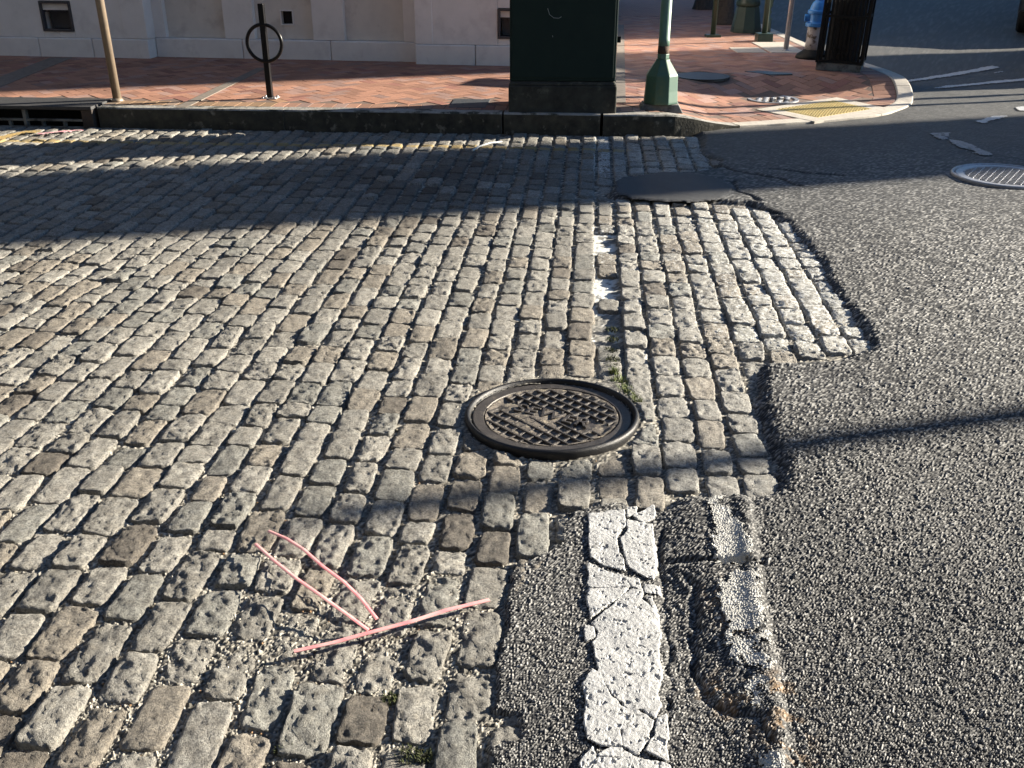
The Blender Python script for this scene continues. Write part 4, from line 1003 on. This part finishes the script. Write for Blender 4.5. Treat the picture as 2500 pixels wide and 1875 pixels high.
MB().lathe([(0.055, 0), (0.055, 0.20), (0.045, 0.22), (0.03, 0.24), (0.045, 0.28), (0.03, 0.32), (0.05, 0.36), (0.055, 0.42), (0.075, 0.47), (0.055, 0.53), (0.035, 0.56), (0.06, 0.62), (0.05, 0.70), (0.02, 0.76)], 20).build('shaft', pm('gloss_green', (0.10, 0.14, 0.11), (0.07, 0.11, 0.09), 10, 0.22), ob_, smooth=True)
MB().lathe([(0.065, -0.01), (0.065, 0.012)], 20).build('foot', DGREEN, ob_)
tb = empty('thin_post', (3.265, 14.95, 0.16)); tag(tb, 'thin black square post standing between tree and pedestal', 'post'); MB().box(-0.03, 0.03, -0.03, 0.03, -0.02, 1.1).build('shaft', BLACKM, tb, bevel=0.003); MB().lathe([(0.03, 1.1), (0.04, 1.13), (0.02, 1.17)], 10).build('cap', BLACKM, tb)

# bare street trees
def tree(loc, r, label, seed):
    rnd = random.Random(seed); t = empty('street_tree', loc); tag(t, label, 'tree', 'street trees')
    prof = [(r*1.75, -0.03), (r*1.45, 0.05), (r*1.15, 0.18), (r*1.0, 0.45), (r*0.92, 1.2), (r*0.85, 2.4)]
    tr = MB().lathe(prof, 20)
    tr.v = [(v[0]*(1+0.12*mnoise.noise(Vector((v[0]*6, v[1]*6, v[2]*2+seed)))), v[1]*(1+0.12*mnoise.noise(Vector((v[0]*6+9, v[1]*6, v[2]*2)))), v[2]) for v in tr.v]
    tr.build('trunk', BARK, t, smooth=True)
    cr = MB()
    def limb(p, d, L, r0, dep):
        pts = [p]; dd = d.copy()
        for k in range(4):
            dd = (dd+Vector((rnd.uniform(-.25, .25), rnd.uniform(-.25, .25), rnd.uniform(-.05, .2)))).normalized(); pts.append(pts[-1]+dd*L/4)
        cr.tube([tuple(q_) for q_ in pts], [r0*(1-0.13*k) for k in range(5)], 6 if dep > 1 else 4, cap=False)
        if dep > 0:
            for _ in range(3):
                k = rnd.choice((2, 3, 4)); nd = (dd+Vector((rnd.uniform(-1, 1), rnd.uniform(-1, 1), rnd.uniform(0, .7)))).normalized(); limb(pts[k], nd, L*0.7, r0*0.5, dep-1)
    for k in range(4):
        a_ = k*1.6+seed; limb(Vector((0, 0, 2.2)), Vector((0.6*math.cos(a_), 0.6*math.sin(a_), 1)).normalized(), 1.8, r*0.5, 3)
    cr.build('crown', BARK, t); return t
tree((3.20, 15.7, 0.16), 0.115, 'bare street tree with a flared trunk nearest the pedestal', 3)
tree((3.36, 18.4, 0.16), 0.13, 'bare street tree standing farther back along the pavement', 8)

# ------------------------------------------------------------------ manholes in the road
def manhole(name, label, c, R, tilt, mats, text=None, z0=0.0, dirt=True, lip=0.021):
    m = empty(name, (c[0], c[1], z0)); m.rotation_euler = tilt; tag(m, label, 'manhole cover')
    Fm, Lm = mats
    MB().lathe([(R-0.002, -0.06), (R, -0.005), (R, lip*0.45), (R-0.003, lip*0.8), (R-0.009, lip), (R-0.014, lip*0.97), (R-0.019, lip*0.7), (R-0.022, lip*0.1), (R-0.026, -0.02)], 96, cap=False).build('frame_ring', Fm, m, smooth=True)
    r1 = R-0.027; rf = R*0.745
    MB().lathe([(r1, -0.02), (r1, 0.003), (r1-0.004, 0.006), (rf+0.012, 0.005), (rf+0.008, -0.003)], 96, cap=False).build('lid_rim', Lm, m, smooth=False)
    MB().lathe([(rf+0.010, -0.0035), (0.0, -0.003)], 96, cap=False).build('lid_field', Lm, m)
    st = 0.043; ang = math.radians(38)
    for fam in (0, 1):
        t = ang+fam*math.radians(92)
        for i in range(-8, 9):
            o_ = (i+0.5*fam)*st
            if abs(o_) >= rf-0.012: continue
            hl = math.sqrt((rf)**2-o_**2)
            # broken into short bars so worn ones can be left out
            nseg = int(2*hl/st)
            for k in range(nseg):
                a0 = -hl+k*2*hl/nseg; a1 = a0+2*hl/nseg; am = (a0+a1)/2
                x_ = am*math.cos(t)-o_*math.sin(t); y_ = am*math.sin(t)+o_*math.cos(t)
                if text:
                    ux, uy = math.cos(math.radians(-30)), math.sin(math.radians(-30)); dd = abs(-x_*uy+y_*ux)
                    if dd < 0.040: continue
                w_ = 0.0055; rb = MB()
                rb.box(a0+0.001, a1-0.001, o_-w_, o_+w_, -0.004, 0.0045+0.0015*fam, rz=0)
                for vi in range(-8, 0):
                    vx, vy, vz = rb.v[vi]
                    tw = 0.55 if vz > 0 else 1.0; vy = o_+(vy-o_)*tw
                    rb.v[vi] = (vx*math.cos(t)-vy*math.sin(t), vx*math.sin(t)+vy*math.cos(t), vz)
                rb.build('tread_bar', Lm, m)
    if text:
        cu = bpy.data.curves.new('lettering', 'FONT'); cu.body = text; cu.size = 0.088; cu.extrude = 0.004; cu.bevel_depth = 0.0008; cu.align_x = 'CENTER'; cu.align_y = 'CENTER'; cu.space_character = 1.12
        tmp = bpy.data.objects.new('lettering', cu); COL.objects.link(tmp); dg = bpy.context.evaluated_depsgraph_get(); me = bpy.data.meshes.new_from_object(tmp.evaluated_get(dg)); bpy.data.objects.remove(tmp)
        me.materials.clear(); me.materials.append(Lm); to = bpy.data.objects.new('lettering', me); COL.objects.link(to); to.parent = m; to.location = (0.0, 0.0, 0.0025); to.rotation_euler = (0, 0, math.radians(-30))
    if dirt:
        # packed dirt in the worn half and round the field's edge
        rs = np.linspace(0.0, rf+0.006, 44); th = np.linspace(0, 2*math.pi, 161); RR, TT = np.meshgrid(rs, th[:-1], indexing='ij'); x_ = (RR*np.cos(TT)).ravel(); y_ = (RR*np.sin(TT)).ravel()
        wear = sst(0.16, 0.0, np.hypot(x_+0.065, y_+0.035))*0.0085+sst(rf-0.022, rf+0.003, np.hypot(x_, y_))*0.0075*(0.55+0.9*(vn(x_/0.02, y_/0.02, 4)))
        z_ = -0.0032+wear+0.0022*fbm(x_/0.03, y_/0.03, 4, 19)
        F = quads(44, 160); i = np.arange(44*160).reshape(44, 160); Fw = np.stack([i[:-1, -1], i[:-1, 0], i[1:, 0], i[1:, -1]], -1); F = np.concatenate([F, Fw])
        mk('packed_dirt', np.column_stack([x_, y_, z_]), F, pm('worn_iron_dirt', (0.17, 0.145, 0.12), (0.06, 0.05, 0.045), 120, 0.85, bmp=0.003, bscale=250, c3=(0.34, 0.29, 0.21), s3=38, t3=(0.53, 0.66)), m, smooth=True)
    return m
manhole('manhole_cover', 'dark iron sewer cover with raised rim and diamond tread among the cobbles', MH, MHR, (math.radians(-2.0), math.radians(-0.5), 0), (IRON, IRONL), 'SEWER', 0.0)
manhole('manhole_cover', 'silvered round manhole cover flush in the asphalt at the picture edge', (3.345, 6.62), 0.345, (0, 0, 0.3), (IRONS, IRONS), None, 0.022, False, 0.012)

# ------------------------------------------------------------------ pink plastic straps
def strap(px, zf, w, label, rib=False):
    P = [Vector((*g(u, v, zf(i/(len(px)-1))), zf(i/(len(px)-1)))) for i, (u, v) in enumerate(px)]
    # resample
    pts = []
    for i in range(len(P)-1):
        for k in range(6): pts.append(P[i].lerp(P[i+1], k/6))
    pts.append(P[-1]); mb = MB(); n_ = len(pts)
    for i, p in enumerate(pts):
        t = (pts[min(i+1, n_-1)]-pts[max(i-1, 0)]).normalized(); sd_ = t.cross(Vector((0, 0, 1))).normalized(); up_ = sd_.cross(t)
        prof = [(-w/2, 0), (w/2, 0), (w/2, 0.0022), (w*0.1, 0.0018 if rib else 0.0030), (-w*0.1, 0.0018 if rib else 0.0030), (-w/2, 0.0022)]
        for a_, h_ in prof: q_ = p+sd_*a_+up_*h_; mb.v.append(tuple(q_))
    for i in range(n_-1):
        for j in range(6): mb.f.append([i*6+j, i*6+(j+1) % 6, (i+1)*6+(j+1) % 6, (i+1)*6+j])
    mb.f.append(list(range(6))[::-1]); mb.f.append([(n_-1)*6+j for j in range(6)])
    o = mb.build('plastic_strap', PINK); tag(o, label, 'plastic strap', 'pink straps lying on the cobbles')
strap([(656, 1297), (700, 1316), (741, 1342), (786, 1382), (839, 1421), (880, 1461), (920, 1512)], lambda t: 0.010+0.030*math.sin(math.pi*min(1, t*1.05))**1.0*(1-0.2*t), 0.0095, 'bowed pink plastic strap, upper one of the parallel pair on the cobbles')
strap([(624, 1329), (666, 1367), (722, 1412), (786, 1457), (854, 1506), (899, 1539)], lambda t: 0.022+0.020*math.sin(math.pi*t)-0.006*t, 0.0095, 'pink plastic strap, lower one of the parallel pair, touching the pale long strap')
strap([(718, 1591), (813, 1570), (899, 1546), (1001, 1519), (1088, 1491), (1195, 1465)], lambda t: 0.014+0.008*math.sin(math.pi*t), 0.0115, 'longest pink strap lying crosswise below the other two', True)

# small litter by the gutter
tw = [(-0.30, 7.48, 0.012), (-0.25, 7.60, 0.018), (-0.17, 7.72, 0.02), (-0.08, 7.80, 0.012)]
o = MB().tube([(x_, y_, z_) for x_, y_, z_ in tw], 0.007, 6).build('paper_strip', pm('white_paper', (0.7, 0.7, 0.68), (0.6, 0.6, 0.6), 20, 0.8)); tag(o, 'small curved white strip of litter on the far cobbles', 'litter')
def gutter(px, mat, label, lift=0.010, thr=None):
    o = sheet('paint_stroke', [G(px, 0.008)], mat, step=0.02, lift=lift, rag=0.015, fade=0.004, zfun=lambda x, y: np.full(x.shape, 0.004)+wave(x, y), ragscale=0.05); tag(o, label, 'paint mark')
gutter([(60, 321), (104, 320), (106, 326), (60, 328), (20, 340), (0, 345), (-40, 345), (0, 334)], YELLOW, 'short yellow paint stroke on the gutter below the storm drain')
gutter([(88, 328), (150, 322), (208, 318), (207, 321), (150, 326), (92, 331)], PINKP, 'thin pink spray paint line in the gutter below the storm drain')

# ------------------------------------------------------------------ grass and moss
def tufts(name, spots, mat, n, h, label):
    V, F = [], []
    for (u, v, r) in spots:
        cx, cy = g(u, v)
        for _ in range(n):
            a_ = random.uniform(0, 6.3); rr = r*random.random()**0.6; x_ = cx+rr*math.cos(a_); y_ = cy+rr*math.sin(a_); hh_ = h*random.uniform(0.3, 1.0); t_ = random.uniform(0, 6.3); w_ = 0.0012
            lx, ly = hh_*0.6*math.cos(t_+1.5), hh_*0.6*math.sin(t_+1.5); z_ = -0.012
            b = len(V); dx, dy = w_*math.cos(t_), w_*math.sin(t_)
            V += [(x_-dx, y_-dy, z_), (x_+dx, y_+dy, z_), (x_+lx*0.4+dx, y_+ly*0.4+dy, z_+hh_*0.65), (x_+lx*0.4-dx, y_+ly*0.4-dy, z_+hh_*0.65), (x_+lx, y_+ly, z_+hh_), ]
            F += [(b, b+1, b+2, b+3), (b+3, b+2, b+4, b+4)]
    mb = MB(); mb.v = V; mb.f = [list(f) if f[2] != f[3] else list(f[:3]) for f in F]; o = mb.build(name, mat); tag(o, label, 'grass', kind='stuff')
tufts('grass', [(1508, 925, 0.03), (1522, 945, 0.025), (1534, 955, 0.025), (1546, 967, 0.02), (1556, 978, 0.02), (1500, 905, 0.02)], GRASS, 90, 0.030, 'sparse yellow green grass beside the sewer cover')
tufts('moss', [(1494, 800, 0.03), (1496, 825, 0.03), (1494, 850, 0.03), (1497, 872, 0.03), (1496, 890, 0.025), (950, 1700, 0.02), (1000, 1838, 0.03), (1035, 1840, 0.02), (690, 1822, 0.02), (1695, 356, 0.05)], MOSS, 110, 0.016, 'dark moss in the joints of the cobbles')

# ------------------------------------------------------------------ the parked car at the picture edge
def wheel(par, x_, y_, r, w):
    wh = empty('wheel', (x_, y_, r)); wh.parent = par
    t = MB().lathe([(r*0.62, -w/2), (r*0.93, -w/2), (r, -w/2+0.03), (r, w/2-0.03), (r*0.93, w/2), (r*0.62, w/2)], 40, cap=False); t.v = [(v[0], v[2], v[1]) for v in t.v]; t.build('tyre', RUBBER, wh, smooth=False)
    ri = MB().lathe([(r*0.62, -w/2+0.01), (r*0.58, -w/2+0.03), (r*0.2, -w/2+0.05), (0.0, -w/2+0.04)], 30, cap=False); ri.lathe([(r*0.62, w/2-0.01), (r*0.2, w/2-0.05), (0.0, w/2-0.04)], 30, cap=False); ri.v = [(v[0], v[2], v[1]) for v in ri.v]; ri.build('rim', VOID, wh)
    for k in range(5):
        a_ = k*2*math.pi/5; sp_ = MB().box(-0.03, 0.03, -w/2+0.002, -w/2+0.03, 0.03, r*0.6); sp_.v = [(v[0]*math.cos(a_)-v[2]*math.sin(a_), v[1], v[0]*math.sin(a_)+v[2]*math.cos(a_)) for v in sp_.v]; sp_.build('spoke', ALLOY, wh)
def car(name, label, loc, rz, L, W, Hh, mat, prof, wheels, r, cat):
    c = empty(name, loc, rz); tag(c, label, cat)
    b = MB(); n_ = len(prof)
    for yy_, ins in ((-W/2, 0.0), (-W/2+0.06, 1), (W/2-0.06, 1), (W/2, 0.0)):
        for (px_, pz_) in prof:
            k = 0.06 if (ins == 0 and pz_ > 0.9) else 0.0; b.v.append((px_, yy_*(1-(0.10 if pz_ > 1.0 else 0)), pz_-k))
    for k in range(3):
        for i in range(n_): j = (i+1) % n_; b.f.append([k*n_+i, k*n_+j, (k+1)*n_+j, (k+1)*n_+i])
    b.f.append(list(range(n_))); b.f.append([3*n_+i for i in range(n_)][::-1]); b.build('body', mat, c, bevel=0.03)
    for wx2 in wheels:
        for sy in (-1, 1): wheel(c, wx2, sy*(W/2-0.09), r, 0.2)
    for sgn in (-1, 1):
        MB().box(-0.9, 0.75, sgn*(W/2*0.905)-0.004, sgn*(W/2*0.905)+0.004, Hh*0.72, Hh*0.9, top=(0.8, 1)).build('side_window', GLASS, c)
        MB().box(L/2-0.02, L/2+0.01, sgn*W*0.36-0.12, sgn*W*0.36+0.12, 0.62, 0.76).build('headlight', HOUSES, c); MB().box(-L/2-0.01, -L/2+0.02, sgn*W*0.36-0.12, sgn*W*0.36+0.12, 0.7, 0.84).build('tail_light', REDB, c)
    return c
def arch(xc, r): return [(xc+r*math.cos(t), 0.33+r*math.sin(t)) for t in np.linspace(math.pi, 0, 7)]
cprof = [(-2.15, 0.35), (-2.2, 0.75), (-2.1, 1.0), (-1.5, 1.08), (-0.9, 1.48), (0.4, 1.46), (1.15, 1.02), (2.0, 0.88), (2.2, 0.6), (2.15, 0.3)]+[(1.75, 0.3)]+[(1.35+0.4*math.cos(t), 0.33+0.38*math.sin(t)) for t in np.linspace(0.15, math.pi-0.15, 7)]+[(0.9, 0.28), (-0.9, 0.28)]+[(-1.35+0.4*math.cos(t), 0.33+0.38*math.sin(t)) for t in np.linspace(0.15, math.pi-0.15, 7)]
CR = math.radians(62)
# near rear wheel stands at the right edge of the view
wc = Vector((7.86, 16.0)); loc = wc-Vector((math.cos(CR)*-1.35-math.sin(CR)*(0.86-0.09), math.sin(CR)*-1.35+math.cos(CR)*(0.86-0.09)))
car('parked_car', 'dark grey car of which only a wheel shows at the picture edge', (loc.x, loc.y, 0.015), CR, 4.4, 1.72, 1.46, CARP, cprof, (-1.35, 1.35), 0.33, 'car')

# ------------------------------------------------------------------ unseen to the right: posts, plus buildings and van shaped to the shadow bands
SD2 = Vector((math.cos(SUN_AZ), math.sin(SUN_AZ))); SN2 = Vector((-SD2.y, SD2.x))
def at_s(s_, dist): p = SN2*s_+SD2*dist; return p
def house(s0, s1, d0, depth, h, label, mat):  # unseen building, its width set by the shadow band it casts
    c = at_s((s0+s1)/2, d0); o = empty('shadow_building', (c.x, c.y, 0), SUN_AZ); tag(o, label, 'building', 'unseen buildings shaped for the shadows'); w = s1-s0
    MB().box(0, depth, -w/2, w/2, -0.1, h).build('wall', mat, o); MB().box(-0.0, depth+0.1, -w/2+0.002, w/2-0.002, h+0.001, h+0.3).build('cornice', HOUSES, o)
    nw = max(1, int(w/2.2))
    for fl in range(int(h/3.2)):
        for k in range(nw):
            yy_ = -w/2+(k+0.5)*w/nw; wn = empty('window', (0, yy_, 1.0+3.2*fl)); wn.parent = o
            MB().box(-0.03, 0.01, -0.45, 0.45, 0, 1.5).build('pane', GLASS, wn); MB().box(-0.08, 0.01, -0.52, 0.52, -0.09, -0.002).build('sill', HOUSES, wn); MB().box(-0.06, 0.01, -0.52, 0.52, 1.502, 1.6).build('lintel', HOUSES, wn)
house(5.62, 7.45, 24, 8, 13.0, 'narrow unseen brick building shaped to the near shadow band', HOUSEB)
house(10.15, 11.45, 26, 8, 13.5, 'slim unseen brick building shaped to the middle shadow band', HOUSEB)
house(12.75, 34.0, 30, 10, 16.0, 'wide unseen brick building shaped to the far shadow band', HOUSEB)
vl = at_s(9.55, 11.9)
vprof = [(-2.5, 0.35), (-2.52, 1.7), (-2.3, 1.9), (1.2, 1.9), (1.75, 1.15), (2.4, 1.0), (2.5, 0.7), (2.45, 0.35)]
car('delivery_van', 'white delivery van parked in the side street, out of view', (vl.x, vl.y, 0.015), SUN_AZ, 5.0, 1.6, 1.9, VANP, vprof, (-1.6, 1.6), 0.33, 'van')
def out_post(s_, d, r, h, label):
    p = at_s(s_, d); o = empty('sign_post', (p.x, p.y, 0)); tag(o, label, 'post', 'posts out of view to the side'); MB().tube([(0, 0, -0.05), (0, 0, h)], r, 12).build('pole', SILV, o, smooth=True)
    MB().lathe([(r*1.1, h), (r*1.2, h+0.04), (r*0.4, h+0.09)], 12).build('cap', SILV, o); MB().lathe([(r*1.6, 0.0), (r*1.5, 0.05), (r, 0.1)], 12).build('collar', SILV, o)
out_post(2.52, 15.5, 0.065, 4.65, 'stout steel sign post throwing a long shadow over the coarse asphalt, out of view')
out_post(8.12, 9.5, 0.04, 4.2, 'slim steel sign post shading the yellow pad, out of view')
out_post(8.42, 10.6, 0.05, 4.6, 'second slim steel post shading the kerb ramp, out of view')

BLOCKER = pm('dark_sky_blocker', (0.055, 0.06, 0.068), (0.04, 0.044, 0.05), 8, 0.9)  # dark walls of the added sky blocking buildings, low in bounce
def block(name, x0, x1, y0, y1, h, face, label):  # added unseen mass that cuts the skylight and deepens the shade
    o = empty(name, ((x0+x1)/2, (y0+y1)/2, 0)); tag(o, label, 'building', 'added sky blockers out of view'); w = (x1-x0)/2; d = (y1-y0)/2
    MB().box(-w, w, -d, d, -0.1, h).build('wall', BLOCKER, o); MB().box(-w-0.2, w+0.2, -d-0.2, d+0.2, h+0.002, h+0.4).build('cornice', HOUSES, o)
    L = w if face == 'y' else d
    for fl in range(int(h/3.4)):
        for k in range(int(2*L/3.0)):
            p = -L+1.5+k*3.0; wn = empty('window', (p, d, 1.1+3.4*fl) if face == 'y' else (w, p, 1.1+3.4*fl)); wn.parent = o
            if face == 'x': wn.rotation_euler = (0, 0, -math.pi/2)
            MB().box(-0.55, 0.55, -0.01, 0.03, 0, 1.7).build('pane', GLASS, wn); MB().box(-0.65, 0.65, -0.01, 0.10, -0.1, -0.002).build('sill', HOUSES, wn); MB().box(-0.65, 0.65, -0.01, 0.07, 1.702, 1.85).build('lintel', HOUSES, wn)
block('sky_blocker_rear', -26.0, 9.0, -14.0, -3.2, 15.0, 'y', 'long added sky blocker shaped as a building, behind the viewer')
block('sky_blocker_left', -40.0, -17.0, -2.0, 30.0, 14.0, 'x', 'added sky blocker shaped as a building to the left, out of view')
